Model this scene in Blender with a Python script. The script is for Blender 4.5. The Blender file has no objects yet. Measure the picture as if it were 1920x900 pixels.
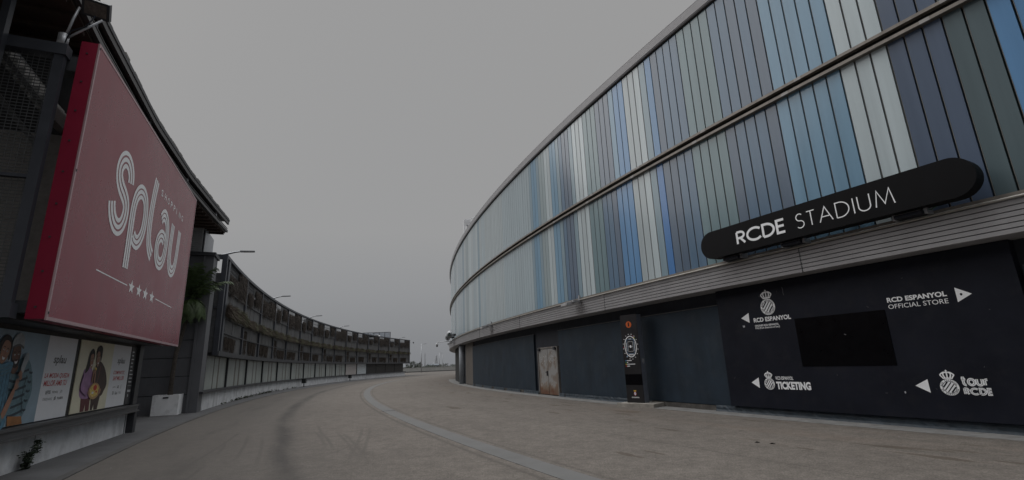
import bpy, bmesh, math, random
from mathutils import Vector
R=math.radians
sc=bpy.context.scene
col=sc.collection
random.seed(7)

# ------------------------------------------------------------------ camera
cam=bpy.data.cameras.new('camera'); co=bpy.data.objects.new('camera',cam); col.objects.link(co)
cam.sensor_width=36; cam.lens=36*910.6/1920; cam.clip_end=6000; cam.clip_start=.05
def cam_axes(pitch,roll):
    cp,sp=math.cos(pitch),math.sin(pitch)
    F=Vector((0,cp,sp)); U0=Vector((0,-sp,cp)); R0=Vector((1,0,0))
    X=R0*math.cos(roll)+U0*math.sin(roll); U=-R0*math.sin(roll)+U0*math.cos(roll)
    return X,U,F
X,U,F=cam_axes(R(14.3),R(-2.25))
from mathutils import Matrix
co.matrix_world=Matrix(((X.x,U.x,-F.x,0),(X.y,U.y,-F.y,0),(X.z,U.z,-F.z,1.6),(0,0,0,1)))
sc.camera=co
sc.render.resolution_x=1024; sc.render.resolution_y=480

# ------------------------------------------------------------------ sky and light (overcast)
sun_dir=Vector((-.75,.25,.62)).normalized()
w=bpy.data.worlds.new('World'); sc.world=w; w.use_nodes=True
nt=w.node_tree; nt.nodes.clear()
out=nt.nodes.new('ShaderNodeOutputWorld'); bg=nt.nodes.new('ShaderNodeBackground'); bg.inputs['Strength'].default_value=.1
sky=nt.nodes.new('ShaderNodeTexSky'); sky.sky_type='NISHITA'; sky.sun_disc=False
sky.sun_elevation=math.asin(sun_dir.z); sky.sun_rotation=math.atan2(sun_dir.x,sun_dir.y); sky.dust_density=4
tc=nt.nodes.new('ShaderNodeTexCoord'); sx=nt.nodes.new('ShaderNodeSeparateXYZ'); nt.links.new(tc.outputs['Generated'],sx.inputs[0])
rp=nt.nodes.new('ShaderNodeValToRGB'); nt.links.new(sx.outputs['Z'],rp.inputs[0])
els=rp.color_ramp.elements
els[0].position=0; els[0].color=(.205,.213,.228,1)
els[1].position=1; els[1].color=(2.3,2.31,2.33,1)
for p,c in ((.06,(.228,.235,.248)),(.14,(.268,.272,.281)),(.26,(.308,.307,.307)),(.675,(.316,.314,.312)),(.76,(1.15,1.155,1.16)),(.86,(1.85,1.86,1.875))):
    e=els.new(p); e.color=(*c,1)
mul=nt.nodes.new('ShaderNodeVectorMath'); mul.operation='SCALE'; mul.inputs['Scale'].default_value=10.3
nt.links.new(rp.outputs[0],mul.inputs[0])
mx=nt.nodes.new('ShaderNodeMix'); mx.data_type='RGBA'; mx.inputs['Factor'].default_value=.97
nt.links.new(sky.outputs[0],mx.inputs['A']); nt.links.new(mul.outputs[0],mx.inputs['B'])
nt.links.new(mx.outputs['Result'],bg.inputs['Color']); nt.links.new(bg.outputs[0],out.inputs[0])
sl=bpy.data.lights.new('sun','SUN'); sl.energy=.95; sl.angle=R(45); sl.color=(1,.99,.97)
so=bpy.data.objects.new('sun',sl); col.objects.link(so); so.rotation_euler=sun_dir.to_track_quat('Z','Y').to_euler(); so.location=(0,0,60)
sc.view_settings.view_transform='Standard'; sc.view_settings.look='None'; sc.view_settings.exposure=0; sc.view_settings.gamma=1
sc.view_settings.use_curve_mapping=False

# ------------------------------------------------------------------ materials
MATS={}
def nn(t,typ,**kw):
    n=t.nodes.new(typ)
    for k,v in kw.items():
        if k in n.inputs.keys() if hasattr(n.inputs,'keys') else False: n.inputs[k].default_value=v
        else: setattr(n,k,v)
    return n
def mat(name,c,rough=.6,metal=0,var=.15,scale=6,stretch=(1,1,1),bump=.0,bscale=60,spec=.5,c2=None,dirt=None,trans=0,streak=0):
    """base colour varied by two noises; dirt=(colour, amount, scale); streak = vertical stain amount"""
    if name in MATS: return MATS[name]
    m=bpy.data.materials.new(name); m.use_nodes=True; t=m.node_tree
    b=t.nodes['Principled BSDF']; b.inputs['Roughness'].default_value=rough; b.inputs['Metallic'].default_value=metal
    b.inputs['Specular IOR Level'].default_value=spec
    g=nn(t,'ShaderNodeNewGeometry'); mp=nn(t,'ShaderNodeMapping'); mp.inputs['Scale'].default_value=stretch
    t.links.new(g.outputs['Position'],mp.inputs['Vector'])
    n1=nn(t,'ShaderNodeTexNoise'); n1.inputs['Scale'].default_value=scale; n1.inputs['Detail'].default_value=6; n1.inputs['Roughness'].default_value=.62
    t.links.new(mp.outputs[0],n1.inputs['Vector'])
    rr=nn(t,'ShaderNodeValToRGB'); t.links.new(n1.outputs['Fac'],rr.inputs[0])
    lo=tuple(max(0,x*(1-var)) for x in c); hi=tuple(x*(1+var) for x in (c2 or c))
    rr.color_ramp.elements[0].position=.3; rr.color_ramp.elements[0].color=(*lo,1)
    rr.color_ramp.elements[1].position=.7; rr.color_ramp.elements[1].color=(*hi,1)
    last=rr.outputs[0]
    def over(colr,fac):
        nonlocal last
        mxx=nn(t,'ShaderNodeMix'); mxx.data_type='RGBA'; t.links.new(last,mxx.inputs['A']); mxx.inputs['B'].default_value=(*colr,1)
        t.links.new(fac,mxx.inputs['Factor']); last=mxx.outputs['Result']
    def mask(sc_,st,lo_,hi_,amt):
        mp2=nn(t,'ShaderNodeMapping'); mp2.inputs['Scale'].default_value=st; mp2.inputs['Location'].default_value=(3.1,7.7,1.3)
        t.links.new(g.outputs['Position'],mp2.inputs['Vector'])
        n=nn(t,'ShaderNodeTexNoise'); n.inputs['Scale'].default_value=sc_; n.inputs['Detail'].default_value=7; n.inputs['Roughness'].default_value=.65
        t.links.new(mp2.outputs[0],n.inputs['Vector'])
        mr=nn(t,'ShaderNodeMapRange'); mr.inputs['From Min'].default_value=lo_; mr.inputs['From Max'].default_value=hi_; mr.inputs['To Max'].default_value=amt
        t.links.new(n.outputs['Fac'],mr.inputs['Value']); return mr.outputs[0]
    if dirt: over(dirt[0],mask(dirt[2],(1,1,1),.5,.72,dirt[1]))
    if streak: over(tuple(x*.45 for x in c),mask(2.2,(1,1,.09),.48,.75,streak))
    t.links.new(last,b.inputs['Base Color'])
    mr=nn(t,'ShaderNodeMapRange'); mr.inputs['To Min'].default_value=max(.02,rough-.1); mr.inputs['To Max'].default_value=min(1,rough+.12)
    t.links.new(n1.outputs['Fac'],mr.inputs['Value']); t.links.new(mr.outputs[0],b.inputs['Roughness'])
    if bump:
        nb=nn(t,'ShaderNodeTexNoise'); nb.inputs['Scale'].default_value=bscale; nb.inputs['Detail'].default_value=4
        bp=nn(t,'ShaderNodeBump'); bp.inputs['Strength'].default_value=bump; bp.inputs['Distance'].default_value=.01
        t.links.new(g.outputs['Position'],nb.inputs['Vector']); t.links.new(nb.outputs['Fac'],bp.inputs['Height']); t.links.new(bp.outputs[0],b.inputs['Normal'])
    MATS[name]=m; return m

white_vinyl=mat('white_vinyl',(.80,.81,.83),.45,var=.05)
black_paint=mat('black_paint',(.0102,.0118,.0188),.5,var=.2,scale=1.2,dirt=((.02,.02,.024),.5,3),spec=.13)
black_gloss=mat('black_gloss',(.002,.002,.003),.3,var=.1,spec=.12)
slate_paint=mat('slate_paint',(.0160,.027,.041),.62,var=.25,scale=1.1,dirt=((.036,.044,.054),.5,1.6),streak=.4,bump=.15,bscale=25,spec=.25)
slate_top=mat('slate_top',(.03,.034,.043),.7,var=.2,scale=2,streak=.4,spec=.2)
membrane=mat('membrane',(.03,.042,.055),.5,var=.3,scale=5,bump=.5,bscale=9,spec=.3)
concrete_raw=mat('concrete_raw',(.30,.28,.25),.85,var=.25,scale=4,dirt=((.12,.11,.10),.6,3),bump=.3,bscale=45)
concrete_wall=mat('concrete_wall',(.62,.63,.65),.85,var=.16,scale=2.2,dirt=((.17,.17,.18),.5,1.6),streak=.5,bump=.2,bscale=40)
louvre_grey=mat('louvre_grey',(.33,.325,.335),.45,metal=.0,var=.08,scale=1.5,streak=.2)
beige_metal=mat('beige_metal',(.19,.17,.15),.5,metal=.3,var=.25,scale=3,dirt=((.09,.08,.07),.6,6))
dark_gap=mat('dark_gap',(.012,.024,.023),.6,var=.1)
galv=mat('galvanised',(.36,.37,.39),.45,metal=.6,var=.12,scale=8)
dark_steel=mat('dark_steel',(.035,.037,.043),.5,metal=.2,var=.18,scale=3,streak=.2)
blue_steel=mat('blue_grey_steel',(.05,.055,.068),.45,metal=.2,var=.14,scale=3)
wood_brown=mat('soffit_boards',(.035,.02,.014),.7,var=.35,scale=3,stretch=(3,.6,1))
red_face=mat('red_sign_face',(.21,.012,.032),.27,var=.08,scale=.8,spec=.5,streak=.3)
red_side=mat('red_sign_side',(.22,.004,.028),.5,var=.08,scale=2,spec=.3)
pink_trim=mat('sign_trim',(.42,.28,.30),.35,metal=.3,var=.1)
rust_door=mat('rusty_door',(.3,.3,.3),.55,metal=.2,var=.2,scale=3,dirt=((.12,.085,.055),.9,3.2))
rust=mat('rust',(.11,.048,.022),.85,var=.4,scale=5)
brown_door=mat('roller_door',(.115,.10,.088),.6,var=.2,scale=2,streak=.5)
column_grey=mat('column_grey',(.26,.28,.31),.6,var=.1,scale=2)
glazing=mat('profiled_glass',(.36,.395,.375),.3,var=.25,scale=1.5,stretch=(1,1,.15),streak=.45,spec=.5)
glazing_dark=mat('dark_louvre',(.035,.032,.03),.6,var=.3,scale=2)
screen_panel=mat('screen_panel',(.095,.097,.102),.6,var=.35,scale=1.2,stretch=(1,1,.35),streak=.6,dirt=((.075,.05,.036),.45,2.5))
dry_plant=mat('dry_plant',(.085,.072,.064),.9,var=.5,scale=9)
green_plant=mat('green_plant',(.085,.098,.05),.85,var=.4,scale=2.2,c2=(.115,.11,.07))
mat_plant=mat('matted_plant',(.07,.056,.047),.95,var=.5,scale=7)
palm_leaf=mat('palm_leaf',(.045,.075,.022),.55,var=.4,scale=5)
palm_bark=mat('palm_bark',(.07,.06,.052),.95,var=.45,scale=12,bump=.8,bscale=22)
weed_leaf=mat('weed_leaf',(.018,.03,.014),.55,var=.4,scale=9)
pot_white=mat('pot_white',(.78,.79,.81),.5,var=.07,scale=2,dirt=((.2,.2,.2),.4,3))
cladding=mat('grey_cladding',(.10,.103,.115),.55,var=.12,scale=1.5,streak=.3)
leaf_far=mat('far_foliage',(.035,.045,.03),.8,var=.5,scale=1.5)
bark=mat('bark',(.06,.05,.04),.9,var=.3)
white_steel=mat('white_steel',(.62,.63,.65),.5,var=.08)
lamp_glass=mat('lamp_glass',(.16,.15,.14),.25,var=.1)
orange=mat('orange_vinyl',(.52,.10,.015),.5,var=.05)
pale_concrete=mat('parapet_concrete',(.33,.33,.32),.85,var=.12,scale=1)
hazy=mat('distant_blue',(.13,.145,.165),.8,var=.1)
grid_metal=mat('totem_perforated',(.15,.17,.21),.5,metal=0,var=.15,scale=20)

# ground shader --------------------------------------------------------
CS=(138.26,79.55); RS=147.42; TS=206.02
def ground_mat():
    m=bpy.data.materials.new('asphalt_tan'); m.use_nodes=True; t=m.node_tree; b=t.nodes['Principled BSDF']
    L=t.links.new
    def N(typ,**k):
        n=t.nodes.new(typ)
        for a,v in k.items(): setattr(n,a,v)
        return n
    def math_(op,a,bv=None,c=None,clamp=False):
        n=N('ShaderNodeMath',operation=op,use_clamp=clamp)
        for i,v in enumerate((a,bv,c)):
            if v is None: continue
            if isinstance(v,(int,float)): n.inputs[i].default_value=v
            else: L(v,n.inputs[i])
        return n.outputs[0]
    g=N('ShaderNodeNewGeometry'); s=N('ShaderNodeSeparateXYZ'); L(g.outputs['Position'],s.inputs[0])
    dx=math_('SUBTRACT',s.outputs[0],CS[0]); dy=math_('SUBTRACT',s.outputs[1],CS[1])
    r=math_('SQRT',math_('ADD',math_('MULTIPLY',dx,dx),math_('MULTIPLY',dy,dy)))
    ang=math_('ARCTAN2',math_('MULTIPLY',dy,-1),math_('MULTIPLY',dx,-1))   # 0 on the near side, no seam in view
    arc=math_('MULTIPLY',ang,150)
    def comb(a,bv):
        c=N('ShaderNodeCombineXYZ'); L(a,c.inputs[0]); L(bv,c.inputs[1]); return c.outputs[0]
    def noise(vec,scale,detail=5,rough=.6):
        n=N('ShaderNodeTexNoise'); L(vec,n.inputs['Vector']); n.inputs['Scale'].default_value=scale; n.inputs['Detail'].default_value=detail; n.inputs['Roughness'].default_value=rough
        return n.outputs['Fac']
    def rng(v,a,bv,c=0,d=1,smooth=True):
        n=N('ShaderNodeMapRange',interpolation_type='SMOOTHSTEP' if smooth else 'LINEAR'); L(v,n.inputs['Value'])
        for k,x in zip(('From Min','From Max','To Min','To Max'),(a,bv,c,d)): n.inputs[k].default_value=x
        return n.outputs[0]
    P=g.outputs['Position']
    polar=comb(r,math_('MULTIPLY',arc,.16))
    big=noise(P,.22,4,.55); mid=noise(P,2.4,6,.65); fine=noise(P,38,4,.75); grit=noise(P,9,5,.75); flow=noise(polar,1.6,6,.62)
    rampn=N('ShaderNodeValToRGB'); L(big,rampn.inputs[0])
    rampn.color_ramp.elements[0].position=.3; rampn.color_ramp.elements[0].color=(.130,.115,.102,1)
    rampn.color_ramp.elements[1].position=.7; rampn.color_ramp.elements[1].color=(.152,.135,.119,1)
    last=rampn.outputs[0]
    def scale_by(f):
        nonlocal last
        n=N('ShaderNodeVectorMath',operation='SCALE'); L(last,n.inputs[0]); L(f,n.inputs['Scale']); last=n.outputs[0]
    def over(c,f):
        nonlocal last
        n=N('ShaderNodeMix',data_type='RGBA'); L(last,n.inputs['A']); n.inputs['B'].default_value=(*c,1); L(f,n.inputs['Factor']); last=n.outputs['Result']
    scale_by(rng(mid,.25,.75,.84,1.13)); scale_by(rng(fine,.25,.75,.55,1.45)); scale_by(rng(grit,.25,.75,.78,1.22)); scale_by(rng(flow,.3,.7,.93,1.05))
    # darker, greyer left lane: used by lorries
    over((.098,.091,.085),rng(r,156.6,160.2,0,.62))
    # oily streak where the wheels run
    wob=math_('ADD',r,math_('MULTIPLY',math_('SUBTRACT',noise(polar,.55,2),.5),.55))
    d=math_('ABSOLUTE',math_('SUBTRACT',wob,158.8))
    over((.035,.034,.034),math_('MULTIPLY',math_('MULTIPLY',rng(d,.0,.42,1,0),rng(fine,.3,.62,.35,1)),rng(flow,.36,.62,.3,.8)))
    d=math_('ABSOLUTE',math_('SUBTRACT',wob,160.7))
    over((.05,.047,.045),math_('MULTIPLY',rng(d,.1,.8,1,0),rng(flow,.42,.7,.0,.4)))
    d=math_('ABSOLUTE',math_('SUBTRACT',wob,156.6))
    over((.06,.055,.052),math_('MULTIPLY',rng(d,.1,.7,1,0),rng(flow,.5,.75,.0,.3)))
    # lighter worn ring at the strip, darker seam at each side of it
    for rr_,w_,a_ in ((155.62,.09,.5),(154.86,.07,.35),(152.2,.035,.45)):
        d=math_('ABSOLUTE',math_('SUBTRACT',r,rr_)); over((.05,.044,.04),math_('MULTIPLY',rng(d,0,w_,1,0),rng(mid,.3,.6,.2,a_)))
    # wet-looking patches along the stadium wall
    pol2=comb(r,math_('MULTIPLY',arc,.22)); st=noise(pol2,2.3,3,.5)
    near=math_('MULTIPLY',rng(r,147.6,148.2),rng(r,151.6,149.8))
    over((.07,.053,.038),math_('MULTIPLY',rng(st,.6,.66,0,.6),near))
    # individual damp stains lying along the drive
    pn=noise(P,2.2,5,.6)
    for (x,y,la,lr) in ((6.3,7.85,.62,.10),(6.98,7.2,.5,.07),(1.85,9.15,.34,.09),(2.32,9.25,.3,.05),(4.9,9.0,.2,.05),(-2.6,20.4,.7,.2),(1.1,16.9,.5,.1),(3.4,12.0,.4,.08)):
        r0=math.hypot(x-CS[0],y-CS[1]); a0=math.atan2(-(y-CS[1]),-(x-CS[0]))*150
        u_=math_('DIVIDE',math_('SUBTRACT',arc,a0),la); v_=math_('DIVIDE',math_('SUBTRACT',r,r0),lr)
        q=math_('ADD',math_('ADD',math_('MULTIPLY',u_,u_),math_('MULTIPLY',v_,v_)),math_('MULTIPLY',math_('SUBTRACT',pn,.5),5))
        over((.066,.05,.036),rng(q,.55,1.05,.62,0))
    # reddish dust close to the wall
    over((.155,.115,.09),math_('MULTIPLY',rng(noise(polar,.8,4),.45,.75,0,.5),rng(r,151.5,148)))
    # tyre skid marks
    segs=[((-5.89,14.67),(-4.04,10.89)),((-6.4,16.22),(-4.53,11.9)),((-5.09,14.23),(-2.85,9.32)),((-4.68,15.42),(-2.98,8.85)),((-3.71,12.59),(-3.82,10.08)),
          ((-7.35,12.9),(-6.23,10.59)),((-7.54,14.35),(-5.33,9.63)),((-6.88,13.79),(-4.51,8.82)),((-11.4,23.93),(-13.08,31.41)),((-6.0,10.0),(-4.9,7.0)),((-5.6,14.4),(-3.78,10.6)),((-4.85,14.0),(-2.62,9.15)),((-4.4,15.2),(-2.75,8.7)),((-8.3,15.5),(-6.0,9.2))]
    sm=None
    for (ax,ay),(bx,by) in segs:
        ex,ey=bx-ax,by-ay; ll=ex*ex+ey*ey; l=math.sqrt(ll)
        px=math_('SUBTRACT',s.outputs[0],ax); py=math_('SUBTRACT',s.outputs[1],ay)
        h=math_('DIVIDE',math_('ADD',math_('MULTIPLY',px,ex),math_('MULTIPLY',py,ey)),ll)
        perp=math_('DIVIDE',math_('SUBTRACT',math_('MULTIPLY',px,ey),math_('MULTIPLY',py,ex)),l)
        bow=math_('MULTIPLY',math_('MULTIPLY',h,math_('SUBTRACT',1,h)),.22)
        dd=math_('ABSOLUTE',math_('ADD',perp,bow))
        k=math_('MULTIPLY',rng(dd,.012,.06,1,0),math_('MULTIPLY',rng(h,0,.25),rng(h,1,.7)))
        sm=k if sm is None else math_('MAXIMUM',sm,k)
    over((.05,.047,.045),math_('MULTIPLY',sm,math_('MULTIPLY',rng(mid,.3,.6,.1,.42),rng(fine,.35,.6,.3,1))))
    # pale specks of grit
    vor=N('ShaderNodeTexVoronoi'); L(P,vor.inputs['Vector']); vor.inputs['Scale'].default_value=1.6
    over((.28,.27,.26),rng(vor.outputs['Distance'],.02,.035,.8,0))
    vor2=N('ShaderNodeTexVoronoi'); L(P,vor2.inputs['Vector']); vor2.inputs['Scale'].default_value=.55
    over((.03,.027,.025),rng(vor2.outputs['Distance'],.02,.05,.7,0))
    L(last,b.inputs['Base Color']); b.inputs['Roughness'].default_value=.88; b.inputs['Specular IOR Level'].default_value=.25
    bp=N('ShaderNodeBump'); bp.inputs['Strength'].default_value=.35; bp.inputs['Distance'].default_value=.006; L(fine,bp.inputs['Height']); L(bp.outputs[0],b.inputs['Normal'])
    return m
asphalt=ground_mat()
pavement_m=mat('pavement_grey',(.085,.086,.09),.85,var=.22,scale=1.2,dirt=((.05,.049,.05),.7,1.0),bump=.3,bscale=60)
strip_m=mat('strip_concrete',(.128,.127,.124),.8,var=.1,scale=2.5,dirt=((.10,.097,.093),.6,2),bump=.2,bscale=70)
apron_m=mat('apron_concrete',(.20,.198,.193),.85,var=.2,scale=3,dirt=((.10,.09,.08),.6,4),bump=.2)

# ------------------------------------------------------------------ mesh helpers
def wloc(o):
    v=Vector((0,0,0))
    while o is not None: v+=Vector(o.location); o=o.parent
    return v
class MB:
    def __init__(s): s.v=[]; s.f=[]; s.m=[]
    def add(s,vs,fs,m=0):
        o=len(s.v); s.v+= [tuple(p) for p in vs]
        for f in fs: s.f.append([o+i for i in f]); s.m.append(m)
        return s
    def box(s,M,a0,a1,b0,b1,c0,c1,na=1,m=0):
        vs=[];fs=[]
        for i in range(na+1):
            a=a0+(a1-a0)*i/na
            vs+=[M(a,b0,c0),M(a,b1,c0),M(a,b1,c1),M(a,b0,c1)]
        for i in range(na):
            o=4*i
            for k in range(4): fs.append((o+k,o+(k+1)%4,o+4+(k+1)%4,o+4+k))
        fs.append((0,3,2,1)); o=4*na; fs.append((o,o+1,o+2,o+3))
        return s.add(vs,fs,m)
    def sweep(s,M,prof,a0,a1,na,m=0,closed=False):
        n=len(prof); vs=[];fs=[]
        for i in range(na+1):
            a=a0+(a1-a0)*i/na; vs+=[M(a,b,c) for b,c in prof]
        for i in range(na):
            for k in range(n if closed else n-1): fs.append((i*n+k,i*n+(k+1)%n,(i+1)*n+(k+1)%n,(i+1)*n+k))
        if closed: fs.append(tuple(range(n))[::-1]); fs.append(tuple(na*n+i for i in range(n)))
        return s.add(vs,fs,m)
    def tube(s,pts,r,n=8,r1=None,m=0,caps=True):
        pts=[Vector(p) for p in pts]; vs=[];fs=[]; N=len(pts)
        for i,p in enumerate(pts):
            d=(pts[min(i+1,N-1)]-pts[max(i-1,0)]).normalized()
            a=d.cross(Vector((0,0,1)));
            if a.length<1e-3: a=d.cross(Vector((1,0,0)))
            a.normalize(); b=a.cross(d).normalized()
            rr=r if r1 is None else r+(r1-r)*i/(N-1)
            if isinstance(r,(list,tuple)): rr=r[i]
            for k in range(n):
                t=2*math.pi*k/n; vs.append(p+a*rr*math.cos(t)+b*rr*math.sin(t))
        for i in range(N-1):
            for k in range(n): fs.append((i*n+k,i*n+(k+1)%n,(i+1)*n+(k+1)%n,(i+1)*n+k))
        if caps: fs.append(tuple(range(n))[::-1]); fs.append(tuple((N-1)*n+k for k in range(n)))
        return s.add(vs,fs,m)
    def poly(s,M2,pts,m=0): return s.add([M2(x,y) for x,y in pts],[tuple(range(len(pts)))],m)
    def ellipse(s,M2,cx,cy,rx,ry,n=24,rot=0,m=0):
        c,sn=math.cos(rot),math.sin(rot); pts=[]
        for k in range(n):
            t=2*math.pi*k/n; x,y=rx*math.cos(t),ry*math.sin(t); pts.append((cx+x*c-y*sn,cy+x*sn+y*c))
        return s.poly(M2,pts,m)
    def ribbon(s,M2,pts,wd,m=0,closed=False):
        n=len(pts); P=[Vector((x,y)) for x,y in pts]; vs=[];fs=[]
        for i in range(n):
            if closed: a=P[(i-1)%n];c=P[(i+1)%n]
            else: a=P[max(i-1,0)];c=P[min(i+1,n-1)]
            b=P[i]; d1=(b-a) if (b-a).length>1e-9 else (c-b); d2=(c-b) if (c-b).length>1e-9 else d1
            d1=d1.normalized(); d2=d2.normalized(); t=(d1+d2); t=t.normalized() if t.length>1e-6 else d1
            nrm=Vector((-t.y,t.x)); k=max(.45,abs(nrm.dot(Vector((-d1.y,d1.x))))); h=wd/2/k
            vs+=[M2(*(b+nrm*h)),M2(*(b-nrm*h))]
        for i in range(n if closed else n-1):
            j=(i+1)%n; fs.append((2*i,2*i+1,2*j+1,2*j))
        return s.add(vs,fs,m)
    def text(s,M2,txt,x0,x1,y0,y1,off=0.,shear=0.,m=0):
        vs,fs=glyphs(txt,off,shear)
        xa=min(v[0] for v in vs);xb=max(v[0] for v in vs);ya=min(v[1] for v in vs);yb=max(v[1] for v in vs)
        return s.add([M2(x0+(v[0]-xa)/(xb-xa)*(x1-x0),y0+(v[1]-ya)/(yb-ya)*(y1-y0)) for v in vs],fs,m)
    def build(s,name,mats,parent=None,smooth=False,local=False,norm=True):
        me=bpy.data.meshes.new(name)
        o=Vector((0,0,0)) if (local or parent is None) else wloc(parent)
        me.from_pydata([(p[0]-o.x,p[1]-o.y,p[2]-o.z) for p in s.v],[],s.f)
        for mm in (mats if isinstance(mats,(list,tuple)) else [mats]): me.materials.append(mm)
        me.polygons.foreach_set('material_index',s.m)
        if norm:
            bm=bmesh.new(); bm.from_mesh(me); bmesh.ops.recalc_face_normals(bm,faces=bm.faces); bm.to_mesh(me); bm.free()
        if smooth: me.polygons.foreach_set('use_smooth',[True]*len(me.polygons))
        ob=bpy.data.objects.new(name,me); col.objects.link(ob)
        if parent is not None: ob.parent=parent
        return ob
_gc={}
def glyphs(txt,off,shear):
    k=(txt,off,shear)
    if k in _gc: return _gc[k]
    c=bpy.data.curves.new('lettering_curve','FONT'); c.body=txt; c.offset=off; c.shear=shear; c.resolution_u=3
    o=bpy.data.objects.new('lettering_curve',c); col.objects.link(o)
    dg=bpy.context.evaluated_depsgraph_get(); e=o.evaluated_get(dg); me=e.to_mesh()
    vs=[(v.co.x,v.co.y) for v in me.vertices]; fs=[tuple(p.vertices) for p in me.polygons]
    e.to_mesh_clear(); bpy.data.objects.remove(o); bpy.data.curves.remove(c)
    _gc[k]=(vs,fs); return _gc[k]
ID=lambda x,y,z:(x,y,z)
def tag(o,label,cat,group=None,kind=None):
    o['label']=label; o['category']=cat
    if group: o['group']=group
    if kind: o['kind']=kind
    return o
def thing(name,loc,label,cat,group=None,rz=0):
    o=bpy.data.objects.new(name,None); col.objects.link(o); o.location=loc; o.rotation_euler=(0,0,rz); o.empty_display_size=.3
    return tag(o,label,cat,group)
def structure(o): o['kind']='structure'; return o
def copy_tree(o,parent=None):
    c=o.copy(); col.objects.link(c); c.parent=parent
    for ch in list(o.children): copy_tree(ch,c)
    return c
def smooth_path(pts,n=6):
    """Catmull-Rom through 2-D points"""
    P=[Vector(p) for p in pts]; out=[]
    for i in range(len(P)-1):
        a=P[max(i-1,0)];b=P[i];c=P[i+1];d=P[min(i+2,len(P)-1)]
        for k in range(n):
            t=k/n; out.append(.5*((2*b)+(c-a)*t+(2*a-5*b+4*c-d)*t*t+(3*b-a-3*c+d)*t**3))
    out.append(P[-1]); return [tuple(p) for p in out]
def offset_path(pts,d):
    P=[Vector(p) for p in pts]; out=[]
    for i,p in enumerate(P):
        t=(P[min(i+1,len(P)-1)]-P[max(i-1,0)]).normalized(); out.append((p.x-t.y*d,p.y+t.x*d))
    return out

# maps: stadium cylinder (s along wall, r radius, z), left wall plane (s along, n towards road, z), long building (s, r, z)
def ST(s,r,z):
    t=R(TS)+s/RS; return (CS[0]+r*math.cos(t),CS[1]+r*math.sin(t),z)
UX,UY=-.3933,.9194; NX,NY=.9194,.3933
def LP(s,n,z): return (UX*s+NX*n,UY*s+NY*n,z)
CL=(140.,86.5)
def LB(s,r,z):
    t=R(201.08)-s/167.; return (CL[0]+r*math.cos(t),CL[1]+r*math.sin(t),z)
def onST(r): return lambda x,y: ST(x,r,y)
def onLP(n): return lambda x,y: LP(x,n,y)

# ------------------------------------------------------------------ ground
g=MB(); g.box(ID,-2500,2500,-300,4500,-.5,0); structure(g.build('ground',asphalt))
def ring(name,r0,r1,t0,t1,z0,z1,n,mt,M=None):
    b=MB(); 
    f=lambda a,r,z:(CS[0]+r*math.cos(R(a)),CS[1]+r*math.sin(R(a)),z)
    b.box(f,t0,t1,r0,r1,z0,z1,n); return structure(b.build(name,mt))
ring('pavement',162.35,176,168,222,-.1,.012,120,pavement_m)
ring('pavement_edge',162.18,162.34,168,222,-.1,.016,120,mat('edge_stone',(.07,.068,.067),.85,var=.25,scale=2))
ring('road_strip',155.0,155.43,150,222,-.1,.006,160,strip_m)
ring('wall_apron',146.5,147.72,186,214,-.1,.01,90,apron_m)
b=MB(); 
for k in range(5): b.box(lambda s,r,z:(CS[0]+r*math.cos(R(202.54)+s/155),CS[1]+r*math.sin(R(202.54)+s/155),z),-.13,.13,154.99+k*.1,155.05+k*.1,-.05,.011)
o=b.build('drain_grate',dark_steel); tag(o,'dark slotted drain grate set across the pale concrete strip in the road','drain grate')

# ------------------------------------------------------------------ stadium
stad=thing('stadium',ST(-5,147,0),'large curved stadium clad in blue, white and grey glass planks','stadium')
b=MB(); b.box(ST,-95,60,140,146.9,0,3.55,120); b.build('base_wall',slate_top,stad)
b=MB(); b.box(ST,-27.9,-13.1,146.9,147.0,.17,3.1,20); b.box(ST,-10.05,.26,146.9,147.0,.17,3.08,14); b.box(ST,6.99,30,146.9,147.02,.17,2.98,20)
b.build('painted_panel',slate_paint,stad)
b=MB()
for s0,s1 in ((-27.95,-13.05),(-10.1,.26),(7.0,30)): b.box(ST,s0,s1,146.9,147.012,3.09 if s1<7 else 2.985,3.115 if s1<7 else 3.01,14)
b.build('panel_trim',mat('trim_dusty',(.075,.075,.078),.8,var=.3),stad)
# crinkled waterproof skirt
b=MB(); rnd=random.Random(3); vs=[];fs=[]; NS=420; rows=((147.06,.18),(147.075,.12),(147.08,.06),(147.11,.005))
ss=[-27.6+(36.5)*i/NS for i in range(NS+1)]
for s_ in ss:
    for (r_,z_) in rows: vs.append(ST(s_,r_+rnd.uniform(-.008,.01),z_+(rnd.uniform(-.006,.008) if .1<z_ else 0)))
for i in range(NS):
    s_=ss[i]
    if -12.6<s_<-10.2 or -3.35<s_<-.4 or rnd.random()<.012: continue
    if s_<-13 and (int(s_*1.7)%5==0): continue
    for k in range(3): fs.append((i*4+k,i*4+k+1,(i+1)*4+k+1,(i+1)*4+k))
b.add(vs,fs); b.build('skirt_membrane',membrane,stad,smooth=False)
b=MB(); b.box(ST,-27.8,-12.6,146.9,147.03,0,.16,14); b.box(ST,-10.2,.3,146.9,147.03,0,.15,14); b.box(ST,.3,14,146.9,147.03,0,.15,14)
b.build('base_kerb',mat('base_kerb',(.06,.055,.05),.9,var=.5,scale=4,dirt=((.16,.15,.14),.6,5)),stad)
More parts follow.
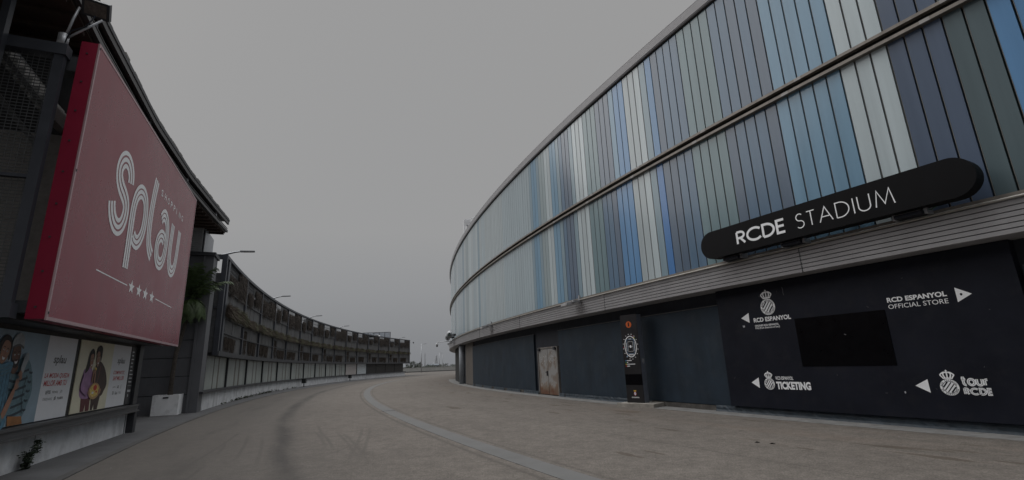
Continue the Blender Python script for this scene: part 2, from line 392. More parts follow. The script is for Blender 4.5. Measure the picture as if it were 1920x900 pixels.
# rusty double door
b=MB(); b.box(ST,-12.58,-12.5,146.9,147.03,.02,2.36); b.box(ST,-10.3,-10.22,146.9,147.03,.02,2.36); b.box(ST,-12.5,-10.3,146.9,147.03,2.29,2.37)
door=b.build('door_frame',mat('door_frame',(.16,.15,.14),.6,var=.25,scale=4,dirt=((.09,.05,.03),.7,4)),stad)
for s0,s1 in ((-12.48,-11.42),(-11.38,-10.32)):
    b=MB(); b.box(ST,s0,s1,146.92,147.0,.05,2.28)
    for zz in (.25,.9,1.3,2.1): b.box(ST,s0+.08,s1-.08,147.0,147.004,zz-.006,zz+.006)
    lf=b.build('door_leaf',rust_door,door)
def rust_fade():
    m=bpy.data.materials.new('rust_stain'); m.use_nodes=True; t=m.node_tree; bb=t.nodes['Principled BSDF']; L=t.links.new
    gg=t.nodes.new('ShaderNodeNewGeometry'); sp=t.nodes.new('ShaderNodeSeparateXYZ'); L(gg.outputs['Position'],sp.inputs[0])
    n=t.nodes.new('ShaderNodeTexNoise'); n.inputs['Scale'].default_value=4; n.inputs['Detail'].default_value=7; L(gg.outputs['Position'],n.inputs['Vector'])
    a=t.nodes.new('ShaderNodeMath'); a.operation='MULTIPLY_ADD'; a.inputs[1].default_value=1.1; L(n.outputs['Fac'],a.inputs[0]); 
    mu=t.nodes.new('ShaderNodeMath'); mu.operation='MULTIPLY'; mu.inputs[1].default_value=-1; L(sp.outputs[2],mu.inputs[0]); L(mu.outputs[0],a.inputs[2])
    rp=t.nodes.new('ShaderNodeValToRGB'); L(a.outputs[0],rp.inputs[0])
    for e,(p,c) in zip(rp.color_ramp.elements,((.0,(.25,.245,.24)),(.3,(.12,.05,.026)))): e.position=p; e.color=(*c,1)
    e=rp.color_ramp.elements.new(.12); e.color=(.2,.14,.10,1)
    # brown blotches on upper half of the paint
    n2=t.nodes.new('ShaderNodeTexNoise'); n2.inputs['Scale'].default_value=2.3; n2.inputs['Detail'].default_value=6; L(gg.outputs['Position'],n2.inputs['Vector'])
    mr=t.nodes.new('ShaderNodeMapRange'); mr.inputs['From Min'].default_value=.48; mr.inputs['From Max'].default_value=.6; mr.inputs['To Max'].default_value=.75; L(n2.outputs['Fac'],mr.inputs['Value'])
    mx_=t.nodes.new('ShaderNodeMix'); mx_.data_type='RGBA'; L(rp.outputs[0],mx_.inputs['A']); mx_.inputs['B'].default_value=(.15,.105,.075,1); L(mr.outputs[0],mx_.inputs['Factor'])
    L(mx_.outputs['Result'],bb.inputs['Base Color']); bb.inputs['Roughness'].default_value=.65; return m
rf=rust_fade()
for ch in door.children: ch.data.materials[0]=rf
b=MB(); b.box(ST,-11.5,-11.44,147.0,147.06,.95,1.18); b.box(ST,-11.62,-11.44,147.03,147.06,1.1,1.14); b.build('door_handle',dark_steel,door)
for s0 in (-12.4,-10.5):
    b=MB(); b.box(ST,s0-.05,s0+.14,147.0,147.1,2.2,2.34); b.build('hinge_bracket',dark_steel,door)
b=MB()
for k in range(22):
    x=random.choice((-12.2,-11.1))+random.uniform(-.15,.65); z=random.uniform(1.5,2.1); h=random.uniform(.03,.08)
    b.box(ST,x,x+random.uniform(.02,.05),147.0,147.005,z,z+h)
o=b.build('paint_flakes',mat('paint_flake',(.5,.5,.5),.7),door); o['kind']='stuff'
# beyond the painted wall: roller doors, columns and a black sheet painting the open bay's shade
b=MB()
for k in range(8): b.box(ST,-31.9+k*.5,-31.43+k*.5,146.85,146.98,.05,3.5)
b.build('roller_door',brown_door,stad)
b=MB(); b.box(ST,-48,-34.4,146.86,146.93,0,3.5,14); b.build('opening_shade',mat('deep_shadow',(.01,.01,.01),.9),stad)
for s0 in (-33.4,):
    b=MB(); b.tube([ST(s0,147.1,0),ST(s0,147.1,3.5)],.3,16); b.build('column',column_grey,stad,smooth=True)
# louvred fascia
prof=[(146.9,3.5),(147.6,3.5)]
for k in range(6):
    z=3.51+k*.1; prof+=[(147.645,z),(147.655,z+.078),(147.57,z+.08),(147.57,z+.099)]
prof+=[(147.6,4.115),(147.3,4.12)]
b=MB(); b.sweep(ST,prof,-95,60,220); b.build('louvre_fascia',louvre_grey,stad)
for s_ in (-22,-13.4,-4.8,3.35):
    b=MB(); b.box(ST,s_-.004,s_+.004,147.6,147.662,3.5,4.11); b.build('fascia_joint',dark_gap,stad)
b=MB(); b.tube([ST(-95+155*i/220,147.71,4.125) for i in range(221)],.028,8); b.build('ledge_pipe',mat('ledge_pipe',(.30,.285,.26),.4,metal=.4,var=.15),stad,smooth=True)
b=MB(); b.box(ST,-95,60,147.3,147.62,4.155,4.235,220); b.build('bottom_rail',beige_metal,stad)
b=MB(); b.box(ST,-95,60,147.25,147.299,4.1,12.6,220); b.build('backing_wall',dark_gap,stad)
b=MB(); b.box(ST,-95,60,147.3,147.55,8.185,8.262,220); b.box(ST,-95,60,147.3,147.57,8.385,8.46,220)
for k in range(22): b.box(ST,-46+k*3.1,-45.82+k*3.1,147.5,147.553,8.183,8.264,m=1); b.box(ST,-45.6+k*3.1,-45.42+k*3.1,147.5,147.573,8.383,8.462,m=1)
b.build('middle_rail',[beige_metal,mat('rail_splice',(.27,.26,.25),.5,metal=.2)],stad)
b=MB(); b.box(ST,-95,60,147.3,147.44,8.262,8.385,220); b.box(ST,-95,60,147.3,147.45,12.44,12.499,220); b.build('rail_gap_shade',mat('black_gap_shade',(.006,.006,.006),.8),stad)  # rail gap, and a strip painting the black shadow line under the roof edge
prof=[(147.3,12.5),(147.52,12.5),(147.53,12.52)]
for k in range(4):
    z=12.53+k*.077; prof+=[(147.55,z),(147.56,z+.06),(147.49,z+.062),(147.49,z+.076)]
prof+=[(147.56,12.84),(147.56,12.87),(140,12.9)]
b=MB(); b.sweep(ST,prof,-95,60,220); b.build('roof_edge',mat('rim_grey',(.40,.395,.41),.45,var=.08,scale=1.5),stad)
# glass planks
GC=dict(W=(.47,.54,.565),w=(.40,.455,.475),L=(.175,.30,.41),B=(.105,.245,.45),S=(.07,.20,.46),G=(.165,.232,.245),g=(.28,.34,.355),T=(.098,.158,.238),P=(.102,.132,.188),N=(.074,.095,.152),D=(.085,.110,.116),M=(.21,.295,.35),m=(.36,.43,.465))
for k_ in 'LBSGTPND': GC[k_]=(GC[k_][0]*.86,GC[k_][1]*.95,GC[k_][2]*1.0)
for k_ in list(GC): GC[k_]=tuple(x+(y-x)*.13 for x,y in zip(GC[k_],(.21,.265,.30)))   # milky tint of the glass
def glass_mat(k):
    m=mat('glass_plank_'+{'W':'white','w':'pale','L':'light_blue','B':'blue','S':'strong_blue','G':'grey_green','g':'pale_green','T':'slate_blue','P':'purple_grey','N':'navy','D':'dark_green','M':'mist_blue','m':'sky_washed_blue'}[k],GC[k],.22,var=.10,scale=2.6,stretch=(1,1,.045),spec=.34)
    bb=m.node_tree.nodes['Principled BSDF']; bb.inputs['Coat Weight'].default_value=.18; bb.inputs['Coat Roughness'].default_value=.12
    return m
seq={}
def put(k0,st):
    for i,c in enumerate(st): seq[k0+i]=c
put(-35,'LLLLWggWMLLLTPPWWwwgGGTTPBBBWWWMSPPTTGGGGPTTTPLLLLLLWWWNNNDDDBB')
# align: index -35.. ; checked against the photograph group by group
fixed={-35:'M',-34:'L',-33:'L',-32:'M',-31:'g',-30:'g',-29:'W',-28:'w',-27:'L',-26:'L',-25:'M',-24:'T',-23:'P',-22:'P',-21:'M',-20:'W',-19:'w',-18:'W',-17:'G',-16:'G',-15:'G',-14:'T',-13:'T',-12:'P',-11:'B',-10:'B',-9:'B',-8:'w',-7:'w',-6:'W',-5:'M',-4:'S',-3:'P',-2:'P',-1:'T',0:'T',1:'G',2:'G',3:'G',4:'G',5:'P',6:'T',7:'T',8:'T',9:'P',10:'L',11:'L',12:'L',13:'L',14:'L',15:'W',16:'W',17:'W',18:'N',19:'N',20:'N',21:'D',22:'D',23:'B',24:'B',25:'B'}
seq.update(fixed)
upper=dict(seq); upper.update({-4:'B',-14:'P',-13:'P',-12:'P',-3:'P',-2:'T',-11:'L',-10:'B',-9:'B',5:'T',6:'T',7:'P',8:'T',9:'P',1:'G'})
rnd=random.Random(11); groups=['W','w','m','m','w','g','W','m','M','w','m','w','W']  # pale choices put the sky reflected at grazing angles into the plank colours
def extend(d,k,step,lim):
    while k!=lim:
        c=rnd.choice(groups)
        for _ in range(rnd.choice((2,3,3,4))):
            if k==lim: break
            d[k]=c; k+=step
extend(seq,-36,-1,-231); extend(seq,26,1,141)
for k in list(seq):
    if k not in upper: upper[k]=seq[k]
PW=math.radians(.13)*RS
rest=MB(); restm=[]; rkeys=list(GC)
for row,(z0,z1,d) in enumerate(((4.236,8.184,seq),(8.461,12.439,upper))):
    for k in range(-230,140):
        s0=k*PW+(.016 if k>-26 else .01); s1=(k+1)*PW-(.028 if k>-26 else .018)
        if -25<=k<=24:
            b=MB(); b.box(ST,s0,s1,147.34,147.42,z0,z1); b.build('glass_plank',glass_mat(d[k]),stad)
        else: rest.box(ST,s0,s1,147.34,147.42,z0,z1,m=rkeys.index(d[k]))
o=rest.build('glass_planks',[glass_mat(k) for k in rkeys],stad); o['kind']='stuff'
# thin pale trims beside each joint
b=MB()
for z0,z1 in ((4.236,8.184),(8.461,12.439)):
    for k in range(-150,60): b.box(ST,k*PW+.004,k*PW+.011,147.31,147.416,z0,z1)
o=b.build('joint_trim',mat('joint_trim',(.18,.175,.165),.5,var=.1),stad); o['kind']='stuff'
# white roof frame standing behind the roof edge at the far bend
def TF(a,d,z): return (a[0]+d[0],a[1]+d[1],z)
c0=Vector((-7.2,70.3,0)); ex=Vector((.92,.39,0)); ey=Vector((-.39,.92,0))
b=MB(); W3=lambda x,y,z: tuple(c0+ex*x+ey*y+Vector((0,0,z)))
b.box(W3,-.02,.16,-.3,.3,12.9,21.9); b.box(W3,.68,.98,-.3,.3,12.9,21.9)
for k in range(8):
    t0=math.pi*k/8; t1=math.pi*(k+1)/8; x0=.42-.26*math.cos(t0); x1=.42-.26*math.cos(t1)
    b.box(W3,x0,x1,-.3,.3,21.9+.3*min(math.sin(t0),math.sin(t1)),22.5)
b.box(W3,-.02,.16,-.3,.3,21.9,22.5); b.box(W3,.68,.98,-.3,.3,21.9,22.5); b.box(W3,.0,.98,-.32,.32,22.5,22.95)
b.tube([W3(.1,0,22.9),W3(.98,0,23.2),W3(4.5,0,24.6)],.05,6); b.tube([W3(.98,0,22.7),W3(4.5,0,24.0)],.12,6); b.tube([W3(.95,0,21.0),W3(2.3,0,22.9)],.16,6); b.tube([W3(1.0,0,23.15),W3(1.0,0,22.6)],.05,6)
b.build('roof_frame',white_steel,stad)

# ------------------------------------------------------------------ stroke lettering (geometric capitals, unit height)
def arc(cx,cy,rx,ry,a0,a1,n=14): return [(cx+rx*math.cos(R(a0+(a1-a0)*i/n)),cy+ry*math.sin(R(a0+(a1-a0)*i/n))) for i in range(n+1)]
GL={'R':(.52,[[(0,0),(0,1)],[(0,1),(.22,1)]+arc(.24,.74,.26,.26,90,-90)+[(0,.48)],[(.22,.48),(.52,0)]]),
    'C':(.85,[arc(.5,.5,.5,.5,42,318,22)]),
    'D':(.68,[[(0,0),(0,1),(.2,1)]+arc(.2,.5,.48,.5,90,-90,18)+[(0,0)]]),
    'E':(.44,[[(.44,1),(0,1),(0,0),(.44,0)],[(0,.52),(.42,.52)]]),
    'S':(.46,[arc(.23,.755,.2,.245,40,265,14)+arc(.23,.255,.23,.255,80,-140,16)]),
    'T':(.46,[[(0,1),(.46,1)],[(.23,1),(.23,0)]]),
    'A':(.72,[[(0,0),(.36,1),(.72,0)],[(.14,.34),(.58,.34)]]),
    'I':(0.02,[[(.01,0),(.01,1)]]),
    'U':(.58,[[(0,1),(0,.3)]+arc(.29,.3,.29,.3,180,360,14)+[(.58,1)]]),
    'M':(.86,[[(0,0),(.14,1),(.43,.12),(.72,1),(.86,0)]]),
    't':(.42,[[(.17,1),(.17,.24)]+arc(.37,.24,.2,.24,180,270,8)+[(.42,0)],[(-.02,.7),(.42,.7)]]),
    'o':(.62,[arc(.31,.35,.31,.35,0,360,26)]),
    'u':(.52,[[(0,.7),(0,.26)]+arc(.26,.26,.26,.26,180,360,14)+[(.52,.7)]]),
    'r':(.3,[[(0,0),(0,.7)],[(0,.45)]+arc(.22,.45,.22,.2,180,90,6)+[(.3,.65)]])}
def strokes(b,M2,word,x0,x1,y0,h,wd,gap,m=0,dz=None):
    tot=sum(GL[c][0] for c in word)+gap*(len(word)-1); k=(x1-x0-wd)/tot; x=x0+wd/2; hh=h-wd
    for c in word:
        w_,ss_=GL[c]
        for i,p in enumerate(ss_):
            MM=M2 if dz is None else dz[i%len(dz)]
            b.ribbon(MM,[(x+px*k,y0+wd/2+py*hh) for px,py in p],wd,m)
        x+=(w_+gap)*k

# ------------------------------------------------------------------ capsule sign
sg=thing('stadium_sign',ST(3.95,147.9,4.27),'long black capsule sign lettered RCDE STADIUM on the stadium facade','sign')
pts=[]; x0,x1,zc,rr=.78,7.06,4.66,.39
pts+=[(x1-rr+rr*math.cos(R(a)),zc+rr*math.sin(R(a))) for a in range(-90,91,9)]
for i in range(1,24): pts.append((x1-rr-(x1-x0-2*rr)*i/24,zc+rr))
pts+=[(x0+rr+rr*math.cos(R(a)),zc+rr*math.sin(R(a))) for a in range(90,271,9)]
for i in range(1,24): pts.append((x0+rr+(x1-x0-2*rr)*i/24,zc-rr))
b=MB(); n=len(pts); vs=[ST(x,147.78,z) for x,z in pts]+[ST(x,148.1,z) for x,z in pts]
cen=[ST(3.95,147.78,zc),ST(3.95,148.1,zc)]
fs=[(i,(i+1)%n,n+(i+1)%n,n+i) for i in range(n)]
# front and back as strips between the upper and lower outline so they follow the curve
def strip_fill(off):
    up=sorted([i for i in range(n) if pts[i][1]>=zc-1e-6],key=lambda i:pts[i][0]); lo=sorted([i for i in range(n) if pts[i][1]<zc+1e-6],key=lambda i:pts[i][0])
    out=[]; i=j=0
    while i<len(up)-1 or j<len(lo)-1:
        if j>=len(lo)-1 or (i<len(up)-1 and pts[up[i+1]][0]<=pts[lo[j+1]][0]):
            if len({up[i],up[i+1],lo[j]})==3: out.append((off+up[i],off+up[i+1],off+lo[j]))
            i+=1
        else:
            if len({lo[j],lo[j+1],up[i]})==3: out.append((off+lo[j],off+up[i],off+lo[j+1]))
            j+=1
    return out
fs+=strip_fill(0)+strip_fill(n)
b.add(vs,fs); b.build('sign_body',mat('sign_black',(.0045,.0045,.0056),.5,var=.2,scale=1.5,streak=.3,spec=.1),sg)
b=MB(); dz=[onST(148.104),onST(148.1055),onST(148.107)]
strokes(b,None,'RCDE',2.0,3.42,4.46,.375,.062,.2,dz=dz); b.build('bold_lettering',white_vinyl,sg)
b=MB(); strokes(b,None,'STADIUM',3.68,5.76,4.46,.365,.024,.23,dz=dz); b.build('thin_lettering',white_vinyl,sg)
for s_ in (1.6,3.0,4.6,6.2):
    b=MB(); b.box(ST,s_-.04,s_+.04,147.42,147.8,4.4,4.48); b.build('bracket',dark_steel,sg)
lg='slim floodlights on the ledge under the capsule sign'
for i,s_ in enumerate((1.62,3.38,5.85)):
    t=thing('floodlight',ST(s_,147.85,4.16),('slim black floodlight on the ledge under the left end of the capsule sign','slim black floodlight on the ledge under the middle of the capsule sign','slim black floodlight with loose green cable below the capsule sign, nearest its right end')[i],'floodlight',lg)
    b=MB(); b.box(ST,s_-.24,s_+.24,147.72,147.98,4.165,4.235); b.build('housing',black_paint,t)
    b=MB(); b.box(ST,s_-.22,s_+.22,147.74,147.96,4.236,4.25); b.build('lens',lamp_glass,t)
    for sx_ in (s_-.3,s_+.25):
        b=MB(); b.box(ST,sx_,sx_+.05,147.64,147.9,4.16,4.3); b.build('bracket',galv,t)
    if i==2:
        b=MB(); b.tube([ST(s_-.35+.14*k,147.8+.04*math.sin(k*1.7),4.27+.05*math.sin(k*2.3)) for k in range(7)],.012,6); b.build('cable',mat('green_cable',(.03,.09,.05),.5),t)

# ------------------------------------------------------------------ club crest and wayfinding board
def crest(bw,bd,cx,cy,r,rad,letters=True):
    W=onST(rad); D=onST(rad+.002)
    q=lambda x,y:(cx+x*r,cy+y*r)
    bw.ellipse(W,cx,cy,r,r,36)
    bd.ribbon(D,[q(.72*math.cos(2*math.pi*i/32),.72*math.sin(2*math.pi*i/32)) for i in range(32)],.05*r,closed=True)
    c_,s_=math.cos(R(52)),math.sin(R(52))
    for o_ in (-.5,-.17,.17,.5):
        hl=math.sqrt(max(.0,.66**2-o_**2)); wd=.11 if abs(o_)<.4 else .16
        bd.ribbon(D,[q(-s_*o_*-1*-1+c_*t,c_*o_*1+s_*t) if False else q(s_*o_+c_*t,-c_*o_+s_*t) for t in (-hl,hl)],wd*r)
    if letters:
        for txt,a0,da,flip in (('RCD ESPANYOL',166,-13.2,1),('DE BARCELONA',200,13,-1)):
            for i,ch in enumerate(txt):
                if ch==' ': continue
                a=R(a0+da*i); vs,fs=glyphs(ch,.03,0)
                xa=[v[0] for v in vs]; ya=[v[1] for v in vs]; mxx=(min(xa)+max(xa))/2
                up=Vector((math.cos(a),math.sin(a)))*flip; rt=Vector((up.y,-up.x))
                base=Vector((math.cos(a),math.sin(a)))*(.76 if flip==1 else .94)
                bd.add([D(*q(*(base+rt*(v[0]-mxx)*.22+up*(v[1]*.24)))) for v in vs],fs)
    y0=1.03
    bw.poly(W,[q(-.52,y0),q(.52,y0),q(.56,y0+.16),q(-.56,y0+.16)])
    for i,x in enumerate((-.62,-.34,0,.34,.62)):
        top=(x*1.08,y0+.68 if abs(x)<.5 else y0+.56)
        bw.ribbon(onST(rad+.0004*(i+1)),smooth_path([q(x*.8,y0+.16),q(x*1.12,y0+.42),q(*top),q(x*.55,y0+.8),q(0,y0+.78)],4),.15*r)
    bw.poly(onST(rad+.003),[q(-.05,y0+.75),q(.05,y0+.75),q(.05,y0+1.12),q(-.05,y0+1.12)]); bw.poly(onST(rad+.0035),[q(-.13,y0+.93),q(.13,y0+.93),q(.13,y0+1.02),q(-.13,y0+1.02)])
BR=147.16
bd_=thing('wayfinding_board',ST(3.6,BR,.2),'big black board with white club crests, arrows and direction texts','sign board')
b=MB(); b.box(ST,.24,6.94,146.91,BR,.2,3.49,12); b.build('board',black_paint,bd_)
b=MB(); b.box(ST,2.6,4.69,BR-.02,BR+.012,1.26,2.445,5); b.build('blank_screen',black_gloss,bd_)
A=BR+.003
def arrow(nm,p): 
    q=MB(); q.poly(onST(A),p); return q.build(nm,white_vinyl,bd_)
arrow('arrow',[(1.02,2.61),(1.285,2.735),(1.275,2.46)]); ar=arrow('arrow',[(5.99,2.735),(6.235,2.58),(5.99,2.445)])
arrow('arrow',[(1.04,.85),(1.285,.985),(1.275,.71)]); arrow('arrow',[(4.94,.845),(5.175,.975),(5.18,.71)])
for (cx,cy,r_) in ((1.91,2.835,.217),(1.59,.825,.152),(5.515,.825,.155)):
    bw=MB(); bk=MB(); crest(bw,bk,cx,cy,r_,A)
    e=bw.build('crest',white_vinyl,bd_); bk.build('crest_marks',black_paint,e)
def lett(nm,items,parent=bd_,rad=A,mt=white_vinyl):
    q=MB()
    for (txt,xa,xb,ya,yb,off) in items: q.text(onST(rad),txt,xa,xb,ya,yb,off)
    return q.build(nm,mt,parent)
lett('lettering',[('RCD ESPANYOL',1.415,2.515,2.455,2.575,.03)])
lett('small_lettering',[('OFICINES RCD ESPANYOL',1.425,2.15,2.335,2.385,.02),('PAS (Punt d\'atenció al Soci)',1.435,2.165,2.255,2.325,.01)])
lett('lettering',[('RCD ESPANYOL',4.775,5.845,2.585,2.69,.035),('OFFICIAL STORE',4.775,5.845,2.445,2.54,0)])
lett('lettering',[('RCD ESPANYOL',1.8,2.285,.93,1.015,.02),('TICKETING',1.785,2.715,.69,.885,.05)])
TW=(('tour',5.705,6.14,.85,.2,.044,.24),('RCDE',5.72,6.16,.685,.14,.036,.32))
b=MB(); d3=[onST(A+.0005*i) for i in range(3)]
for wrd,xa,xb,ya,h_,wd,gp in TW: strokes(b,None,wrd,xa,xb,ya,h_,wd,gp,dz=d3)
e=b.build('double_lettering',white_vinyl,bd_)
b=MB(); d3=[onST(A+.003+.0005*i) for i in range(3)]
for wrd,xa,xb,ya,h_,wd,gp in TW:
    tot=sum(GL[c][0] for c in wrd)+gp*3; k=(xb-xa-wd)/tot; x=xa+wd/2
    for c in wrd:
        for i,p in enumerate(GL[c][1]): b.ribbon(d3[i%3],[(x+px*k,ya+wd/2+py*(h_-wd)) for px,py in p],.0055)
        x+=(GL[c][0]+gp)*k
b.build('inline_stroke',black_paint,e)
# scuffs and a torn sticker
b=MB(); rnd=random.Random(5)
b.poly(onST(A),[(1.03,2.41),(1.07,2.40),(1.1,2.41),(1.1,2.36),(1.06,2.34),(1.035,2.36)])
b.poly(onST(A),[(4.71,.72),(4.74,.73),(4.745,.69),(4.72,.68)])
b.build('torn_sticker',mat('torn_paper',(.32,.33,.36),.8,var=.5,scale=30),bd_)
b=MB()
b.ribbon(onST(A),[(2.41,3.3),(2.425,3.22),(2.415,3.15),(2.43,3.08)],.012)
for k in range(11):
    x=rnd.uniform(.4,6.8); z=rnd.uniform(.3,3.3)
    if 2.5<x<4.8 and 1.2<z<2.5: continue
    a=rnd.uniform(0,3); l=rnd.uniform(.02,.05); b.ribbon(onST(A),[(x,z),(x+l*math.cos(a),z+l*math.sin(a))],.006)
b.ribbon(onST(BR+.014),[(3.75,1.98),(3.79,1.96)],.02)
b.build('scratches',mat('scratch_grey',(.10,.10,.11),.7),bd_)
b=MB(); b.ellipse(onST(A+.002),6.07,2.59,.02,.026,10); b.build('sticker',black_paint,ar)

# ------------------------------------------------------------------ information totem
ke=Vector((.7071,-.7071,0)); kn=Vector((-.7071,-.7071,0)); k0=Vector((3.85,18.06,0))
def KM(a,n_,z): 
    p=k0+ke*a+kn*n_; return (p.x,p.y,z)
sl_=thing('concrete_plinth',KM(.35,-.2,0),'low rough concrete slab under the black information totem','plinth')
b=MB(); b.box(KM,-.22,1.2,-.55,.32,0,.125,3); o=b.build('slab',concrete_raw,sl_)
tt=thing('information_totem',KM(.35,-.15,.125),'tall black information totem with orange i and stadium map in front of the dark wall','information totem')
b=MB(); b.box(KM,0,.68,-.02,0,.13,3.17); b.build('front_panel',mat('totem_black',(.012,.012,.014),.4,var=.2,scale=3),tt)
b=MB(); b.box(KM,.005,.675,-.32,-.021,.126,3.165)
for i in range(60):
    z=.2+i*.049; b.box(KM,.676,.681,-.3,-.04,z,z+.03)
b.build('perforated_casing',grid_metal,tt)
b=MB(); b.box(KM,0.004,.676,.0005,.004,.72,1.085); b.build('display',black_gloss,tt)
k2=lambda d:(lambda x,y:KM(x,d,y))
b=MB(); b.ellipse(k2(.003),.34,2.815,.115,.115,28); oi=b.build('information_disc',orange,tt)
b=MB(); b.poly(k2(.006),[(.315,2.75),(.365,2.75),(.365,2.835),(.315,2.835)]); b.ellipse(k2(.006),.34,2.868,.027,.027,12); b.build('letter',black_paint,oi)
b=MB()
mcx,mcz=.34,2.04
b.ribbon(k2(.003),[(mcx+.235*math.cos(2*math.pi*i/40),mcz+.36*math.sin(2*math.pi*i/40)) for i in range(40)],.03,closed=True)
def rrect(hw,hh,r):
    out=[]
    for sx_,sy_,a0 in ((1,1,0),(-1,1,90),(-1,-1,180),(1,-1,270)):
        for k in range(5): out.append((mcx+sx_*(hw-r)+r*math.cos(R(a0+k*22.5)),mcz+sy_*(hh-r)+r*math.sin(R(a0+k*22.5))))
    return out
b.ribbon(k2(.003),rrect(.1,.17,.01),.008,closed=True); b.ellipse(k2(.003),mcx,mcz,.038,.05,14); b.ribbon(k2(.0035),[(mcx-.1,mcz),(mcx+.1,mcz)],.006)
for dz_,wd in ((.27,.12),(.245,.12),(-.27,.2),(-.295,.2)): b.poly(k2(.003),[(mcx-wd/2,mcz+dz_-.008),(mcx+wd/2,mcz+dz_-.008),(mcx+wd/2,mcz+dz_+.008),(mcx-wd/2,mcz+dz_+.008)])
for sgn in (-1,1):
    for k in range(7): b.poly(k2(.003),[(mcx+sgn*.165-.012,mcz-.15+k*.043),(mcx+sgn*.165+.012,mcz-.15+k*.043),(mcx+sgn*.165+.012,mcz-.12+k*.043),(mcx+sgn*.165-.012,mcz-.12+k*.043)])
for i in range(16):
    a=2*math.pi*(i+.4)/16; x,z=mcx+.30*math.cos(a),mcz+.44*math.sin(a); b.poly(k2(.003),[(x-.02,z-.01),(x+.02,z-.01),(x+.02,z+.01),(x-.02,z+.01)])
b.build('map_print',white_vinyl,tt)
b=MB()
for i,(wd,z) in enumerate(((.2,1.555),(.05,1.49),(.33,1.43),(.11,1.365))):
    b.poly(k2(.003),[(.13,z-.012),(.13+wd,z-.012),(.13+wd,z+.012),(.13,z+.012)])
b.text(k2(.003),'RCD ESPANYOL',.2,.5,.285,.325,.03); b.build('legend_print',white_vinyl,tt)
b=MB(); b.ribbon(k2(.0045),rrect(.145,.245,.05),.014,closed=True); b.build('map_ring',mat('pale_blue',(.12,.22,.34),.5),tt)
for nm,c,items in (('red_mark',(.45,.02,.03),[(.095,1.365,.02),(.05,2.02,.016),(.46,2.4,.014)]),('blue_mark',(.05,.25,.5),[(.095,1.555,.02),(.17,1.71,.02)]),('green_mark',(.04,.25,.08),[(.095,1.49,.02),(.54,2.3,.014)]),('yellow_mark',(.6,.5,.03),[(.095,1.43,.02),(.51,2.34,.02)])):
    b=MB()
    for x,z,r_ in items: b.ellipse(k2(.0055),x,z,r_,r_,10)
    b.build(nm,mat('mark_'+nm.split('_')[0],c,.5),tt)
b=MB(); b.ellipse(k2(.003),.345,.43,.05,.07,20); b.ellipse(k2(.004),.345,.43,.036,.054,16,m=1); b.poly(k2(.0045),[(.30,.5),(.39,.5),(.4,.55),(.345,.535),(.29,.55)],m=2)
for o_ in (-.012,.012): b.ribbon(k2(.005),[(.345+o_-.015,.395),(.345+o_+.015,.465)],.01,m=3)
b.build('colour_crest',[mat('crest_red',(.45,.05,.05),.5),white_vinyl,mat('crest_gold',(.5,.33,.04),.5),mat('crest_blue',(.03,.12,.42),.5)],tt)
b=MB(); b.poly(lambda a,z:KM(.6835,-.16+a,z),[(-.09,1.6),(.05,1.62),(.07,1.5),(-.05,1.42),(-.09,1.5)]); b.build('torn_sticker',MATS['torn_paper'],tt)

# ------------------------------------------------------------------ wall fittings
def wall_flood(s_,z,label,right=True):
    t=thing('floodlight',ST(s_,147.68,z),label,'floodlight','floodlights on the louvred fascia')
    b=MB(); b.box(ST,s_+.18,s_+.30,147.66,148.05,z+.06,z+.14); b.box(ST,s_+.2,s_+.28,147.66,147.74,z-.05,z+.34); b.build('arm',galv,t)
    b=MB(); d=lambda a,r_,zz: ST(a,r_,zz-.28*(r_-147.95))
    b.box(d,s_-.36,s_+.16,147.86,148.3,z+.02,z+.13); b.build('housing',mat('flood_grey',(.38,.38,.39),.5,metal=.3),t)
    b=MB(); b.box(d,s_-.33,s_+.13,147.89,148.27,z+.005,z+.02); b.build('lens',lamp_glass,t)
wall_flood(-6.8,3.98,'grey box floodlight on the fascia above the tall information totem')
wall_flood(-18.8,3.98,'grey box floodlight on the fascia far to the left above the painted wall')
wall_flood(-35.3,3.72,'grey box floodlight on the fascia at the bend beside the horn speakers')
for i,(s_,dz_,ds) in enumerate(((-34.6,.42,.0),(-36.4,.30,.0))):
    t=thing('horn_speaker',ST(s_,147.7,4.2+dz_),('upper grey horn speaker on the bend of the stadium fascia','lower grey horn speaker on the bend of the stadium fascia')[i],'loudspeaker','horn speakers on the fascia')
    p0=Vector(ST(s_,147.7,4.1+dz_)); dr=(Vector(ST(s_,149,0))-Vector(ST(s_,148,0))); dr=(dr+Vector((.1,-1.1,0))).normalized()
    b=MB(); b.tube([p0+dr*.1,p0+dr*.3,p0+dr*.5,p0+dr*.66,p0+dr*.72],[.08,.1,.16,.3,.36],16); b.build('horn',galv,t,smooth=True)
    b=MB(); b.tube([p0+dr*.725,p0+dr*.735],[.2,.19],16); b.build('mouth',dark_gap,t)
    b=MB(); b.tube([p0-dr*.15,p0+dr*.2],.11,10); b.tube([p0+Vector((0,0,-.4)),p0],.03,6); b.build('driver',dark_steel,t)
t=thing('security_camera',ST(-36.2,147.7,3.95),'small dark dome camera hanging from a long white arm at the bend of the stadium','security camera')
p=lambda r_,z: ST(-36.2,r_,z)
b=MB(); b.tube([p(147.6,4.03),p(148.6,3.98),p(149.2,3.95),p(149.25,3.8)],.035,8); b.build('arm',white_steel,t,smooth=True)
b=MB(); b.tube([p(149.25,3.85),p(149.25,3.72),p(149.25,3.62)],[.11,.12,.1],12); b.build('housing',white_steel,t,smooth=True)
b=MB(); b.tube([p(149.25,3.62),p(149.25,3.54),p(149.25,3.48)],[.1,.085,.03],12); b.build('dome',black_gloss,t,smooth=True)

